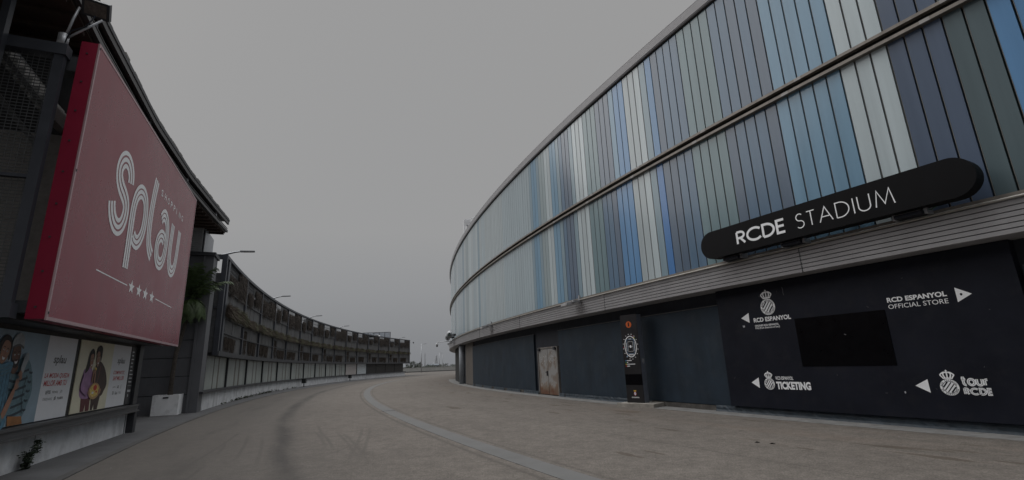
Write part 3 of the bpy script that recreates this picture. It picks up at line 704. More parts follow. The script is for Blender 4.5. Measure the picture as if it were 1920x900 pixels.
# ------------------------------------------------------------------ shopping centre building, left
mall=thing('shopping_centre',LP(15,-6,0),'dark shopping building with deep brown eaves and mesh cage behind the red sign','building')
b=MB(); b.box(LP,0,19.2,-14,-4.86,0,.64); b.build('base_wall',concrete_wall,mall)
b=MB(); b.box(LP,13.28,13.295,-4.858,-4.856,0,.6); b.box(LP,18.86,18.9,-4.9,-4.853,0,.62); b.build('wall_joint',dark_gap,mall)
b=MB(); b.box(LP,0,19.25,-14,-4.848,.64,2.62); b.build('shop_wall',mat('shop_wall_black',(.012,.011,.011),.6),mall)
b=MB(); b.box(LP,0,19.3,-4.9,-4.66,.78,.83); b.box(LP,0,19.3,-4.72,-4.69,.66,.78); b.box(LP,0,19.3,-4.9,-4.64,.62,.66)
b.build('steel_beam',mat('beam_grey',(.085,.087,.092),.5,metal=.25,var=.12,scale=2),mall)
b=MB(); b.box(LP,19.02,19.28,-5.1,-4.68,0,.62); b.box(LP,18.95,19.35,-5.2,-4.75,.84,2.6); b.build('end_post',dark_steel,mall)
b=MB(); b.box(LP,10.3,20,-14,-4.4,2.62,2.85); b.build('soffit_slab',dark_steel,mall)
b=MB(); b.box(LP,12.3,19.9,-12,-4.42,2.85,8.6); b.build('upper_wall',mat('upper_wall',(.03,.03,.033),.7,var=.2),mall)
# mesh cage (end wall of the stair), its frame and the stair behind
for args in ((10.28,10.4,-4.54,-4.39,2.62,7.62),(10.28,10.5,-7.6,-7.4,2.62,8.3)):
    b=MB(); b.box(LP,*args); b.build('cage_post',blue_steel,mall)
for args in ((10.24,10.46,-7.6,-4.36,7.4,7.62),(10.24,10.46,-9,-4.36,2.62,2.86),(10.3,10.4,-7.4,-4.54,5.0,5.06)):
    b=MB(); b.box(LP,*args); b.build('cage_beam',blue_steel,mall)
b=MB(); b.box(LP,10.1,10.24,-5.3,-5.19,6.6,9); b.build('cage_post',blue_steel,mall)
b=MB()
y=-7.4
while y<-4.54: b.box(LP,10.36,10.364,y,y+.010,2.86,7.4); y+=.085
z=2.9
while z<7.38: b.box(LP,10.367,10.375,-7.4,-4.54,z,z+.016); z+=.06
b.build('wire_mesh',mat('mesh_wire',(.10,.105,.11),.45,metal=.4),mall)
b=MB()
stp=mat('stair_concrete',(.33,.33,.32),.8,var=.15)
for k in range(24):   # flight coming down towards the road, seen through the mesh
    n0=-4.62-k*.13; b.box(LP,10.85,12.2,n0-.15,n0,6.40+k*.17,6.66+k*.17)
b.build('stair_flight',stp,mall)
for dz0 in (0,-.75):
    b=MB(); q=[(-4.6,6.3+dz0),(-7.6,10.22+dz0),(-7.6,10.36+dz0),(-4.6,6.44+dz0)]
    vs=[LP(10.78,a,z) for a,z in q]+[LP(10.84,a,z) for a,z in q]
    b.add(vs,[(0,1,2,3),(7,6,5,4),(0,1,5,4),(1,2,6,5),(2,3,7,6),(3,0,4,7)]); b.build('stair_stringer',mat('stringer_grey',(.06,.06,.06),.6),mall)
# lower landing wall lit through the mesh
b=MB(); b.box(LP,11.45,11.55,-9,-4.6,2.9,6.3); b.build('stair_wall',mat('stair_wall_grey',(.26,.25,.235),.8,var=.2),mall)
# eaves
EN=[(-6,-4.0),(2,-4.0),(7,-4.15),(12,-4.52),(17,-4.66),(21.5,-4.53),(25,-4.27),(28.1,-4.0)]
def eave_n(s_):
    for (a,na),(c,nc) in zip(EN,EN[1:]):
        if a<=s_<=c: return na+(nc-na)*(s_-a)/(c-a)
    return EN[-1][1]
EM=lambda s_,d,z: LP(s_,eave_n(s_)+d,z)
b=MB(); b.box(EM,-6,28.1,-10,.0,9.36,9.46,60); b.build('roof_slab',dark_steel,mall)
rnd=random.Random(2); b=MB(); s_=-6
while s_<28:
    l=rnd.uniform(.25,.5); b.box(EM,s_,s_+l-.03,-.35,-.03+rnd.uniform(0,.03),9.465,9.5+rnd.uniform(0,.035)); s_+=l
b.build('roof_tiles',mat('roof_tile',(.20,.195,.18),.85,var=.4,scale=5),mall)
b=MB(); b.box(EM,-6,28.1,-.1,-.02,9.2,9.36,60); b.box(EM,-6,28.1,-.14,-.04,8.78,8.9,60); b.box(EM,-6,28.1,-.1,-.06,8.98,9.0,60); b.build('eave_rail',mat('eave_rail',(.06,.06,.062),.45,metal=.3),mall)
b=MB(); b.box(EM,-6,28.1,-.62,-.5,8.8,9.36,60); b.build('eave_backing',mat('eave_dark',(.008,.008,.008),.8),mall)
for s_ in (-2.5,2.2,6.9,11.8,16.6,21.4,26):
    b=MB(); b.box(EM,s_,s_+.14,-.3,-.12,8.9,9.2); b.build('eave_post',galv,mall)
b=MB(); b.box(EM,-6,28.1,-9.8,-.16,8.72,8.8,60); 
k=-5.6
while k<28: b.box(EM,k,k+.12,-9.8,-.2,8.64,8.72); k+=.55
b.build('soffit',wood_brown,mall)
# screened louvre box and grey end wall of the recess
ent=thing('entrance_block',LP(27.6,-6,0),'dark grey clad end block with louvred screen on top, beside the palm','building')
b=MB()
for k in range(9): b.box(LP,27.0,27.6,-10.5,-4.72,.02+k*.81,.80+k*.81)
b.build('clad_wall',cladding,ent)
b=MB(); b.box(LP,27.05,27.55,-10.5,-4.74,0,7.3); b.build('wall_core',dark_gap,ent)
b=MB(); b.box(LP,26.9,27.95,-4.72,-4.32,0,7.35); b.box(LP,26.86,26.9,-4.75,-4.66,0,7.35); b.build('corner_post',cladding,ent)
b=MB(); b.box(LP,26.8,28.1,-5.6,-4.25,7.25,7.42); b.build('coping',dark_steel,ent)
b=MB()
for k in range(13): b.box(LP,27.2,27.26,-6.8,-4.95,7.45+k*.1,7.52+k*.1)
b.box(LP,27.28,28.8,-6.8,-4.95,7.42,8.72)
b.build('louvre_screen',mat('pale_louvre',(.34,.35,.36),.5,var=.1),ent)
b=MB(); b.box(LP,27.3,29.6,-4.9,-4.86,7.42,8.7); b.build('mesh_screen',galv,ent)
t=thing('bollard',LP(21.2,-5.75,0),'blue grey steel board standing by the end of the poster wall','bollard')
b=MB(); b.box(LP,21.15,21.25,-5.95,-5.5,.05,1.0); b.build('panel',mat('blue_board',(.10,.125,.16),.5),t); b=MB(); b.box(LP,21.1,21.3,-5.98,-5.47,0,.05); b.build('foot',dark_steel,t)

# ------------------------------------------------------------------ red sign
rs=thing('shop_sign',LP(15.2,-4.1,2.6),'huge glossy red sign box with white Splau lettering and four stars','sign')
NF=-3.98
b=MB(); b.box(LP,10.46,20.0,-4.26,NF-.012,2.62,7.86); b.build('sign_box',red_side,rs)
b=MB(); b.box(LP,10.5,19.97,NF-.011,NF,2.66,7.82); b.build('sign_face',red_face,rs)
b=MB(); b.box(LP,10.455,10.5,NF-.02,NF+.006,2.6,7.87); b.box(LP,19.97,20.01,NF-.02,NF+.006,2.6,7.87); b.box(LP,10.5,19.97,NF-.02,NF+.006,7.82,7.87); b.box(LP,10.5,19.97,NF-.03,NF+.006,2.6,2.66)
b.build('edge_trim',pink_trim,rs)
b=MB()
for k in range(9): b.box(LP,10.448,10.456,-4.16,-4.13,2.8+k*.6,2.83+k*.6); 
for k in range(14): b.box(LP,10.7+k*.7,10.73+k*.7,-4.14,-4.1,2.612,2.62)
for z in (2.7,5.25,7.75): b.box(LP,10.47,10.5,NF+.006,NF+.012,z,z+.04)
b.build('rivet',dark_steel,rs)
for args in ((10.45,10.75,-4.62,-4.26,7.2,7.5),(10.45,10.75,-4.62,-4.26,2.72,2.92),(19.6,19.9,-4.62,-4.26,2.72,2.92)):
    b=MB(); b.box(LP,*args); b.build('bracket',dark_steel,rs)
LT={'S':[(13.24,6.02),(13.2,6.2),(13.05,6.36),(12.85,6.43),(12.66,6.39),(12.52,6.26),(12.46,6.07),(12.53,5.88),(12.71,5.74),(12.94,5.64),(13.11,5.53),(13.19,5.37),(13.17,5.16),(13.06,4.97),(12.88,4.87),(12.67,4.89),(12.48,5.01),(12.37,5.16),(12.32,5.30)],
'p':[(13.73,4.11),(13.71,4.52),(13.69,4.88),(13.67,5.22),(13.67,5.56),(13.74,5.84),(13.88,6.02),(14.07,6.11),(14.27,6.1),(14.45,6.0),(14.56,5.82),(14.61,5.57),(14.59,5.27),(14.47,5.02),(14.27,4.86),(14.05,4.86),(13.9,4.95)],
'l':[(15.17,6.83),(15.09,6.41),(15.05,5.97),(15.06,5.56),(15.12,5.25),(15.22,5.04),(15.38,4.9),(15.57,4.8)],
'a':[(16.04,5.98),(16.18,6.12),(16.38,6.16),(16.6,6.07),(16.76,5.86),(16.82,5.55),(16.81,5.21),(16.7,4.92),(16.49,4.77),(16.22,4.78),(16.03,4.92),(15.95,5.13),(16.0,5.36),(16.19,5.52),(16.42,5.55),(16.6,5.47)],
'u':[(17.35,6.18),(17.33,5.75),(17.34,5.33),(17.42,5.03),(17.6,4.84),(17.84,4.8),(18.06,4.92),(18.17,5.23),(18.2,5.68),(18.22,6.19)]}
b=MB(); lay=0
for ch in 'Splau':
    pth=smooth_path(LT[ch],7)
    for k,d in enumerate((-.148,0,.148) if ch in 'S' else (-.135,0,.135)):
        q=offset_path(pth,d if True else 0)
        if ch=='p' and d>0: q=q
        b.ribbon(onLP(NF+.003+.0006*lay),q,.10); lay=(lay+1)%6
b.build('logo_lettering',white_vinyl,rs)
b=MB()
for i,chs in enumerate('SHOPPING'):
    xa=15.66+i*.362; b.text(onLP(NF+.003),chs,xa,xa+(.2 if chs!='I' else .05),6.57,6.76,.012)
b.build('small_lettering',white_vinyl,rs)
b=MB()
for c_ in (14.39,14.99,15.56,16.17):
    pts=[]
    for k in range(10):
        rr_=.235 if k%2==0 else .1; a=R(90+36*k); pts.append((c_+rr_*math.cos(a),3.765+rr_*.75*math.sin(a)))
    vs=[(c_,3.765)]+pts; b.add([LP(x,NF+.003,z) for x,z in vs],[(0,1+k,1+(k+1)%10) for k in range(10)])
b.build('star',white_vinyl,rs)
b=MB(); b.poly(onLP(NF+.003),[(12.12,3.755),(14.07,3.745),(14.07,3.77),(12.12,3.78)]); b.poly(onLP(NF+.003),[(16.54,3.755),(18.44,3.735),(18.44,3.76),(16.54,3.78)]); b.build('rule',white_vinyl,rs)

# floodlight on a V arm over the cage
fl=thing('floodlight',LP(10.35,-4.5,7.62),'big grey floodlight on a V shaped arm above the mesh cage beside the red sign','floodlight')
b=MB(); b.tube([LP(10.38,-4.5,7.62),LP(10.38,-4.5,7.88)],.085,12); b.build('post',galv,fl,smooth=True)
for pts in ([LP(10.36,-4.47,7.82),LP(10.36,-4.41,8.25),LP(10.38,-4.36,8.52)],[LP(10.36,-4.43,7.82),LP(10.4,-4.22,8.1),LP(10.42,-4.0,8.36)]):
    b=MB(); b.tube(pts,.022,8); b.build('arm',galv,fl,smooth=True)
fc=Vector(LP(10.42,-4.13,8.57)); wx=Vector((NX,NY,-.18)).normalized(); nz=(Vector((UX,UY,0))*-.75+Vector((0,0,-.66))).normalized(); wy=nz.cross(wx).normalized()
FMx=lambda a,b_,c: tuple(fc+wx*a+wy*b_+nz*c)
b=MB(); b.box(FMx,-.225,.225,-.16,.16,-.1,.02); b.box(FMx,-.15,.15,-.1,.1,-.2,-.1); b.build('housing',dark_steel,fl)
b=MB(); b.box(FMx,-.18,.18,-.12,.12,.02,.028); b.build('lens',mat('flood_lens',(.12,.10,.09),.2,var=.3,scale=12),fl)
b=MB(); b.tube([LP(10.33,-4.45,7.66),LP(10.33,-4.4,7.95),LP(10.36,-4.2,8.12),LP(10.38,-4.1,8.4)],.012,6); b.build('cable',black_paint,fl,smooth=True)

# ------------------------------------------------------------------ posters
NPn=-4.83
PM=dict(paper=mat('poster_paper',(.76,.78,.82),.5,var=.03),blue=mat('poster_blue',(.26,.36,.44),.5,var=.22,scale=.8),yellow=mat('poster_yellow',(.72,.69,.53),.5,var=.12,scale=.8),
 skin=mat('print_skin',(.34,.18,.12),.6,var=.25,scale=6),dskin=mat('print_dark_skin',(.14,.07,.045),.6,var=.3,scale=6),hair=mat('print_hair',(.012,.008,.007),.6),hat=mat('print_hat',(.36,.39,.41),.7,var=.2,scale=8),
 stripe=mat('print_navy',(.03,.05,.07),.6),knit=mat('print_teal',(.12,.21,.25),.6,var=.3,scale=14),scarf=mat('print_scarf',(.09,.22,.32),.6,var=.35,scale=12),pants=mat('print_ochre',(.34,.15,.05),.6,var=.25,scale=5),
 white=mat('print_white',(.75,.75,.75),.5),red=mat('print_red',(.5,.02,.03),.5),grey=mat('print_grey',(.09,.09,.095),.5),lilac=mat('print_lilac',(.36,.2,.37),.6,var=.25,scale=6),coat=mat('print_coat',(.06,.035,.028),.6,var=.4,scale=6),
 wine=mat('print_wine',(.12,.025,.03),.6),plate=mat('print_plate',(.48,.30,.14),.6,var=.2),food=mat('print_food',(.7,.52,.14),.6,var=.35,scale=22),tom=mat('print_tomato',(.55,.05,.03),.6),lip=mat('print_lip',(.35,.06,.06),.5))
PK=list(PM); PL=[PM[k] for k in PK]
class Pic(MB):
    def __init__(s): super().__init__(); s.n=NPn+.002
    def lay(s): s.n+=.0006; return onLP(s.n)
    def e(s,c,cx,cy,rx,ry,rot=0): s.ellipse(s.lay(),cx,cy,rx,ry,22,R(rot),PK.index(c)); return s
    def p(s,c,pts,sm=True):
        if sm:
            q=smooth_path(list(pts)+[pts[0]],5)[:-1]
        else: q=list(pts)
        s.poly(s.lay(),q,PK.index(c)); return s
    def l(s,c,pts,wd): s.ribbon(s.lay(),smooth_path(pts,5),wd,PK.index(c)); return s
    def face(s,c,cx,cy,rx,ry,tilt,beard=False):
        T=R(tilt); q=lambda x,y:(cx+x*rx*math.cos(T)-y*ry*math.sin(T),cy+x*rx*math.sin(T)+y*ry*math.cos(T))
        s.p(c,[q(*a) for a in ((-.95,.3),(-.7,.9),(0,1.05),(.7,.9),(.95,.3),(.85,-.35),(.45,-.9),(0,-1.08),(-.45,-.9),(-.85,-.35))])
        if beard: s.p('hair',[q(*a) for a in ((-.88,-.1),(-.6,-.35),(0,-.3),(.6,-.35),(.88,-.1),(.7,-.8),(0,-1.12),(-.7,-.8))])
        for x in (-.4,.4):
            s.e('white',*q(x,.14),rx*.17,ry*.07,tilt); s.e('hair',*q(x,.14),rx*.08,ry*.07,tilt); s.l('hair',[q(x-.25,.34),q(x,.42),q(x+.25,.36)],ry*.06)
        s.l('lip',[q(.02,.1),q(.12,-.18),q(-.05,-.22)],ry*.05)
        s.p('white',[q(-.36,-.42),q(0,-.5),q(.36,-.42),q(.22,-.66),q(0,-.72),q(-.22,-.66)]); s.l('lip',[q(-.4,-.4),q(0,-.48),q(.4,-.4)],ry*.05)
# poster with a laughing couple in knitwear
t=thing('advertising_poster',LP(12.6,NPn,.86),'wide blue poster of a laughing couple in knitwear','poster','posters on the shop wall')
b=MB(); b.box(LP,10.6,13.02,-4.846,NPn,.855,2.53); b.build('photo_background',PM['blue'],t)
b=MB(); b.box(LP,13.02,14.42,-4.846,NPn,.855,2.53); b.build('text_panel',PM['paper'],t)
b=Pic()
# man behind: striped jumper
b.p('knit',[(11.75,1.9),(12.1,2.06),(12.35,2.02),(12.55,1.8),(12.68,1.45),(12.6,1.2),(12.48,.98),(12.4,1.02),(11.9,1.02),(11.72,1.2),(11.68,1.6)])
for k in range(6):
    z=1.84-k*.15; b.l('stripe',[(11.74,z-.03),(12.0,z-.06),(12.28,z-.02),(12.42,z+.01)],.045)
for k in range(5): b.l('stripe',[(12.44,1.80-k*.17),(12.52,1.78-k*.17),(12.585-.012*abs(k-2),1.80-k*.17)],.04)
b.p('pants',[(11.96,1.03),(12.45,1.0),(12.53,.86),(12.0,.86)],False); b.l('stripe',[(12.36,1.75),(12.33,1.4),(12.44,1.05)],.02)
b.p('dskin',[(11.74,2.0),(11.9,2.0),(11.98,1.86),(11.85,1.76),(11.72,1.86)])
b.face('dskin',11.84,2.08,.155,.19,6,True)
b.p('hat',[(11.63,2.2),(11.62,2.34),(11.7,2.45),(11.84,2.49),(11.98,2.43),(12.03,2.3),(12.02,2.22),(11.85,2.27)]); b.l('grey',[(11.63,2.22),(11.84,2.28),(12.03,2.23)],.04)
# woman in front with scarf
b.p('hair',[(11.2,2.1),(11.22,2.3),(11.36,2.43),(11.53,2.4),(11.62,2.25),(11.6,2.0),(11.5,2.1),(11.4,2.2)])
b.face('skin',11.42,2.14,.145,.19,-14)
b.p('scarf',[(11.0,2.0),(11.25,1.95),(11.42,1.93),(11.6,1.98),(11.75,1.95),(11.72,1.75),(11.78,1.4),(11.85,.86),(11.1,.86),(10.9,1.5)])
for k in range(7): b.l('stripe',[(11.1+k*.1,1.9-.02*k),(11.12+k*.1,1.5),(11.2+k*.09,.9)],.012)
for k in range(3): b.l('knit',[(11.1,1.92-k*.06),(11.4,1.86-k*.06),(11.7,1.92-k*.06)],.018)
def hand(cx,cz,sc_,ang,c='skin'):
    T=R(ang); q=lambda x,y:(cx+sc_*(x*math.cos(T)-y*math.sin(T)),cz+sc_*(x*math.sin(T)+y*math.cos(T)))
    b.p(c,[q(-.4,-.5),q(.4,-.5),q(.48,.35),q(-.45,.35)])
    for x,l in ((-.36,.75),(-.12,.95),(.12,.9),(.36,.7)): b.l(c,[q(x,.25),q(x*1.1,.6),q(x*1.25,.3+l)],.2*sc_)
    b.l(c,[q(.42,-.3),q(.75,0),q(.8,.35)],.22*sc_)
b.l('knit',[(11.55,.92),(11.8,1.1),(11.93,1.3)],.13); b.p('skin',[(11.66,1.1),(11.78,1.02),(11.98,1.42),(11.9,1.5)]); hand(11.98,1.55,.11,-14)
b.l('skin',[(12.12,2.04),(12.2,2.12)],.1); hand(12.06,1.78,.1,185)
b.p('hat',[(12.05,2.0),(12.1,2.12),(12.2,2.14),(12.24,2.04),(12.18,1.92),(12.12,1.78),(12.02,1.86)])
hand(12.06,1.76,.085,188)
b.build('photo_print',PL,t)
def ptext(nm,items,mt,par):
    q=MB()
    for (tx,xa,xb,ya,yb,off,sh) in items: q.text(onLP(NPn+.002),tx,xa,xb,ya,yb,off,sh)
    return q.build(nm,mt,par)
ptext('headline',[('LA MODA QUEDA',13.1,14.26,1.665,1.78,.012,.25),('MILLOR AMB TU',13.12,14.2,1.52,1.635,.012,.25)],PM['red'],t)
ptext('logo_print',[('splau',13.38,13.98,1.93,2.15,.02,.12)],PM['grey'],t)
ptext('shop_names',[('LEFTIES',13.27,13.5,1.36,1.43,.02,0),('PRIMARK',13.58,13.85,1.365,1.415,-.01,0),('JD.',13.95,14.06,1.355,1.425,0,.2),('STRADIVARIUS',13.2,13.62,1.235,1.285,-.01,0),('#B',13.7,13.79,1.22,1.3,.02,0),('PULL&BEAR',13.86,14.14,1.235,1.285,.02,0)],PM['grey'],t)
# poster with a couple sharing food
t=thing('advertising_poster',LP(16.5,NPn,.87),'yellow poster of a couple in lilac and brown sharing a plate of food','poster','posters on the shop wall')
b=MB(); b.box(LP,14.64,16.86,-4.846,NPn,.87,2.54); b.build('photo_background',PM['yellow'],t)
b=MB(); b.box(LP,16.86,18.38,-4.846,NPn,.87,2.54); b.build('text_panel',PM['paper'],t)
b=Pic()
b.p('wine',[(15.12,1.25),(15.7,1.22),(15.74,.88),(15.5,.88),(15.46,1.05),(15.42,.88),(15.2,.88)],False)
b.p('coat',[(15.75,1.25),(16.35,1.2),(16.28,.88),(16.05,.88),(16.0,1.02),(15.95,.88),(15.82,.88)],False)
b.p('lilac',[(15.05,1.85),(15.3,1.92),(15.55,1.85),(15.7,1.6),(15.72,1.22),(15.1,1.2),(14.95,1.45)])
b.p('coat',[(15.72,1.95),(15.95,2.06),(16.2,2.0),(16.5,1.8),(16.68,1.5),(16.55,1.32),(16.38,1.2),(15.8,1.2),(15.7,1.55)])
b.p('hair',[(15.16,2.0),(15.22,2.25),(15.38,2.36),(15.54,2.28),(15.55,2.1),(15.4,2.0),(15.3,1.85),(15.12,1.78)])
b.face('skin',15.43,2.06,.11,.17,10)
b.p('hair',[(15.62,2.2),(15.66,2.38),(15.82,2.46),(16.0,2.4),(16.03,2.2),(15.98,2.05),(15.9,2.2),(15.7,2.26)])
b.face('skin',15.8,2.12,.12,.18,12)
b.l('skin',[(15.6,1.55),(15.62,1.75),(15.66,1.85)],.08); b.l('skin',[(15.78,1.5),(15.75,1.7),(15.72,1.84)],.07); b.l('food',[(15.66,1.9),(15.78,1.86)],.06)
b.e('plate',15.84,1.34,.37,.2); b.e('food',15.84,1.35,.29,.15); b.e('tom',15.87,1.42,.12,.07); b.e('white',15.75,1.3,.07,.03); b.e('tom',15.98,1.32,.05,.03)
b.l('skin',[(16.28,1.36),(16.18,1.34),(16.1,1.35)],.07); b.l('skin',[(16.26,1.31),(16.16,1.28),(16.09,1.3)],.06); b.l('skin',[(15.42,1.32),(15.5,1.3),(15.56,1.33)],.06); b.l('lilac',[(15.1,1.75),(15.02,1.45),(15.4,1.3)],.13)
b.l('lip',[(16.0,1.95),(15.96,1.7),(15.9,1.5)],.015)
b.build('photo_print',PL,t)
ptext('headline',[('COMPARTIT,',17.1,18.03,1.725,1.835,.012,.25),('SAP MILLOR',17.13,18.03,1.575,1.69,.012,.25)],PM['red'],t)
ptext('logo_print',[('splau',17.3,17.92,1.99,2.2,.02,.12)],PM['grey'],t)
ptext('shop_names',[('goiko',17.22,17.46,1.37,1.42,0,.2),('LE',17.58,17.72,1.36,1.43,.03,0),('O',17.86,17.94,1.34,1.45,-.01,0),('TGB',17.24,17.36,1.19,1.28,.02,0),('Ginos',17.46,17.66,1.19,1.27,.02,.2),('Viena',17.78,17.95,1.2,1.28,-.01,.2)],PM['grey'],t)
t=thing('directory_panel',LP(18.7,NPn,.87),'narrow dark directory panel of small pale text ending the poster wall','directory')
b=MB(); b.box(LP,18.45,18.93,-4.846,NPn,.87,2.54); b.build('panel',mat('directory_dark',(.035,.036,.042),.5),t)
b=MB(); rnd=random.Random(4)
for k in range(9):
    z=2.38-k*.11; b.box(LP,18.52,18.52+rnd.uniform(.15,.32),NPn,NPn+.002,z,z+.025)
for k in range(3): b.box(LP,18.54+k*.11,18.59+k*.11,NPn,NPn+.002,1.22,1.29)
b.box(LP,18.52,18.85,NPn,NPn+.002,1.4,1.407); b.box(LP,18.62,18.66,NPn,NPn+.002,1.08,1.16); b.build('text_lines',PM['paper'],t)

# ------------------------------------------------------------------ weed by the wall
def leaf_cluster(b,p,n,sz_,spread,rnd,m=0):
    for _ in range(n):
        c=Vector(p)+Vector((rnd.gauss(0,spread),rnd.gauss(0,spread),rnd.gauss(0,spread)))
        a=Vector((rnd.uniform(-1,1),rnd.uniform(-1,1),rnd.uniform(-.6,.6))).normalized(); q=a.cross(Vector((rnd.uniform(-1,1),rnd.uniform(-1,1),rnd.uniform(-1,1)))).normalized()
        s_=sz_*rnd.uniform(.6,1.3); b.add([c-a*s_,c+q*s_*.55-a*.2*s_,c+a*s_,c-q*s_*.55-a*.2*s_],[(0,1,2,3)],m)
wd=thing('weed',LP(12.85,-4.76,0),'tall leafy dark green weed growing from the foot of the concrete wall','plant')
b=MB(); lf=MB(); rnd=random.Random(9)
for k in range(11):
    a=rnd.uniform(-.35,.35); h=rnd.uniform(.22,.52); p0=Vector(LP(12.8+rnd.uniform(-.12,.12),-4.78,0)); prev=[p0]
    for i in range(1,5):
        f=i/4; prev.append(Vector(LP(12.8+a*f*.7+rnd.uniform(-.02,.02)+ (p0-p0).x,-4.78+f*.16*rnd.random(),h*f)))
    b.tube(prev,.006,5,.003)
    for i in range(1,5):
        for _ in range(5): leaf_cluster(lf,prev[i]+Vector((0,0,-.02)),2,.032,.028,rnd)
b.build('stem',mat('weed_stem',(.03,.035,.02),.7),wd); lf.build('leaves',weed_leaf,wd,norm=False)

# ------------------------------------------------------------------ planter and palm
PQ=Vector((-15.4,22.3,0))
pu=Vector((UX,UY,0)); pn_=Vector((NX,NY,0))
def PMp(a,b_,z): p=PQ+pu*b_+pn_*a; return (p.x,p.y,z)
t=thing('planter',PMp(0,0,0),'big white square planter holding the palm at the foot of the grey wall','planter')
b=MB(); 
h0,h1=.48,.48
vs=[PMp(x*h0,y*h0,.02) for x,y in ((-1,-1),(1,-1),(1,1),(-1,1))]+[PMp(x*h1,y*h1,.86) for x,y in ((-1,-1),(1,-1),(1,1),(-1,1))]+[PMp(x*(h1-.07),y*(h1-.07),.86) for x,y in ((-1,-1),(1,-1),(1,1),(-1,1))]+[PMp(x*(h1-.07),y*(h1-.07),.74) for x,y in ((-1,-1),(1,-1),(1,1),(-1,1))]
fs=[(3,2,1,0)]
for o_ in (0,4,8):
    for k in range(4): fs.append((o_+k,o_+(k+1)%4,o_+4+(k+1)%4,o_+4+k))
b.add(vs,fs); b.build('box',pot_white,t)
b=MB(); b.box(PMp,-.43,.43,-.43,.43,.7,.77); b.build('soil',mat('soil',(.03,.025,.02),.95),t)
b=MB(); b.box(PMp,-.1,.1,-.495,-.481,.72,.78); b.build('handle_slot',dark_steel,t)
pm=thing('palm_tree',PMp(0,0,.75),'tall thin palm with drooping dark green fronds in the white planter','palm tree')
rnd=random.Random(21)
tr=[Vector((-15.37,22.34,.74)),Vector((-15.38,22.35,1.6)),Vector((-15.36,22.36,2.6)),Vector((-15.2,22.47,3.8)),Vector((-15.12,22.55,4.6)),Vector((-15.08,22.58,5.1))]
b=MB(); b.tube(tr,[.12,.095,.085,.08,.075,.06],12)
for k in range(44):
    f=k/44*4.9; i=int(f); p=tr[i].lerp(tr[i+1],f-i); b.tube([p,p+Vector((0,0,.03))],.1-.0006*k,10)
b.build('trunk',palm_bark,pm)
top=tr[-1]
for k in range(38):
    b=MB(); a=2*math.pi*k/38*3.0+rnd.uniform(-.25,.25); up=rnd.uniform(.85,1.5) if k%2 else rnd.uniform(-.5,.5); L_=rnd.uniform(1.3,1.9) if k%2 else rnd.uniform(.9,1.35)
    d=Vector((math.cos(a),math.sin(a),0)); pts=[]
    v=(d*math.cos(up)+Vector((0,0,math.sin(up)))).normalized(); p=top.copy()
    for i in range(11):
        pts.append(p.copy()); v=(v+Vector((0,0,(-.03-.016*i) if up>.6 else (-.22-.03*i)))).normalized(); p=p+v*L_/10
    b.tube(pts,.016,5,.004)
    for i in range(2,11):
        for sd in (-1,1):
            for j in range(3):
                q=pts[i-1].lerp(pts[i],j/3); tg=(pts[i]-pts[i-1]).normalized(); sdv=tg.cross(Vector((0,0,1))).normalized()*sd
                l=.55*(1-.6*abs(i-5)/8)*rnd.uniform(.8,1.15); dirv=(sdv*.75+tg*.55+Vector((0,0,-.32+rnd.uniform(-.2,.15)))).normalized(); wv=tg*.018
                mid_=q+dirv*l*.5; tip=q+dirv*l+Vector((0,0,-.08)); b.add([q-wv,mid_-wv*1.3,tip,mid_+wv*1.3,q+wv],[(0,1,3,4),(1,2,3)])
    b.build('frond',palm_leaf,pm,norm=False)

# ------------------------------------------------------------------ long curved building with planted screen
lb=thing('car_park_building',LB(40,169,0),'long low curved building with a plant covered screen above ribbed glass','building')
b=MB(); b.box(LB,-3.3,87.3,167.1,182,0,.8,80); b.build('base_wall',concrete_wall,lb)
b=MB(); b.box(LB,-3.5,87.4,166.93,167.3,.8,.9,80); b.build('sill',dark_steel,lb)
b=MB(); b.box(LB,-3.0,87.2,167.75,182,.8,6.9,80); b.build('body',mat('body_dark',(.022,.022,.024),.7,var=.2),lb)
b=MB(); b.box(LB,-1.2,89.7,166.9,168.3,2.62,2.76,80); b.box(LB,-1.3,89.7,166.82,166.92,2.58,2.82,80); b.build('floor_beam',dark_steel,lb)
b=MB(); b.box(LB,-1.3,89.7,166.86,167.1,7.68,7.84,80); b.build('top_rail',blue_steel,lb)
BW=5.86
joints=[-1.5,4.4,10.5,16.2,22.0,27.9,33.6,39.0,44.2,49.2,54.3,60.4,65.8]
for i in range(len(joints)-1):
    a,c=joints[i]+.1,joints[i+1]-.1; b=MB(); n=max(10,int((c-a)/.25)); w_=(c-a)/n
    for k in range(n): b.box(LB,a+k*w_+.008,a+(k+1)*w_-.008,167.38,167.44,.9,2.6)
    m_=glazing if i<10 else mat('glass_pink_reflection',(.48,.44,.42),.3,var=.2) if i==10 else mat('glass_panel_whitish',(.55,.60,.63),.3,var=.15)  # the pinkish bay has its reflection painted into the glass colour
    b.build('glass_panel',m_,lb)
rnd=random.Random(14)
for i in range(10):
    a,c=joints[i],joints[i+1]
    for f in (.42,.62):
        b=MB(); b.box(LB,a+(c-a)*f,a+(c-a)*f+rnd.uniform(.1,.35),167.37,167.379,.9,2.6); b.build('dark_pane',mat('brown_pane',(.12,.10,.08),.4,var=.3),lb)
for j in joints:
    b=MB(); b.box(LB,j-.06,j+.06,167.28,167.6,.9,2.62); b.build('mullion',dark_steel,lb)
b=MB()
k=66.0
while k<87:
    for z in range(14): b.box(LB,k,k+5.0,167.36,167.44,.92+z*.12,1.01+z*.12)
    k+=5.25
b.build('louvre_panel',glazing_dark,lb)
b=MB(); b.box(LB,65.9,87.1,167.45,167.6,.9,2.6,20); b.build('louvre_back',dark_gap,lb)
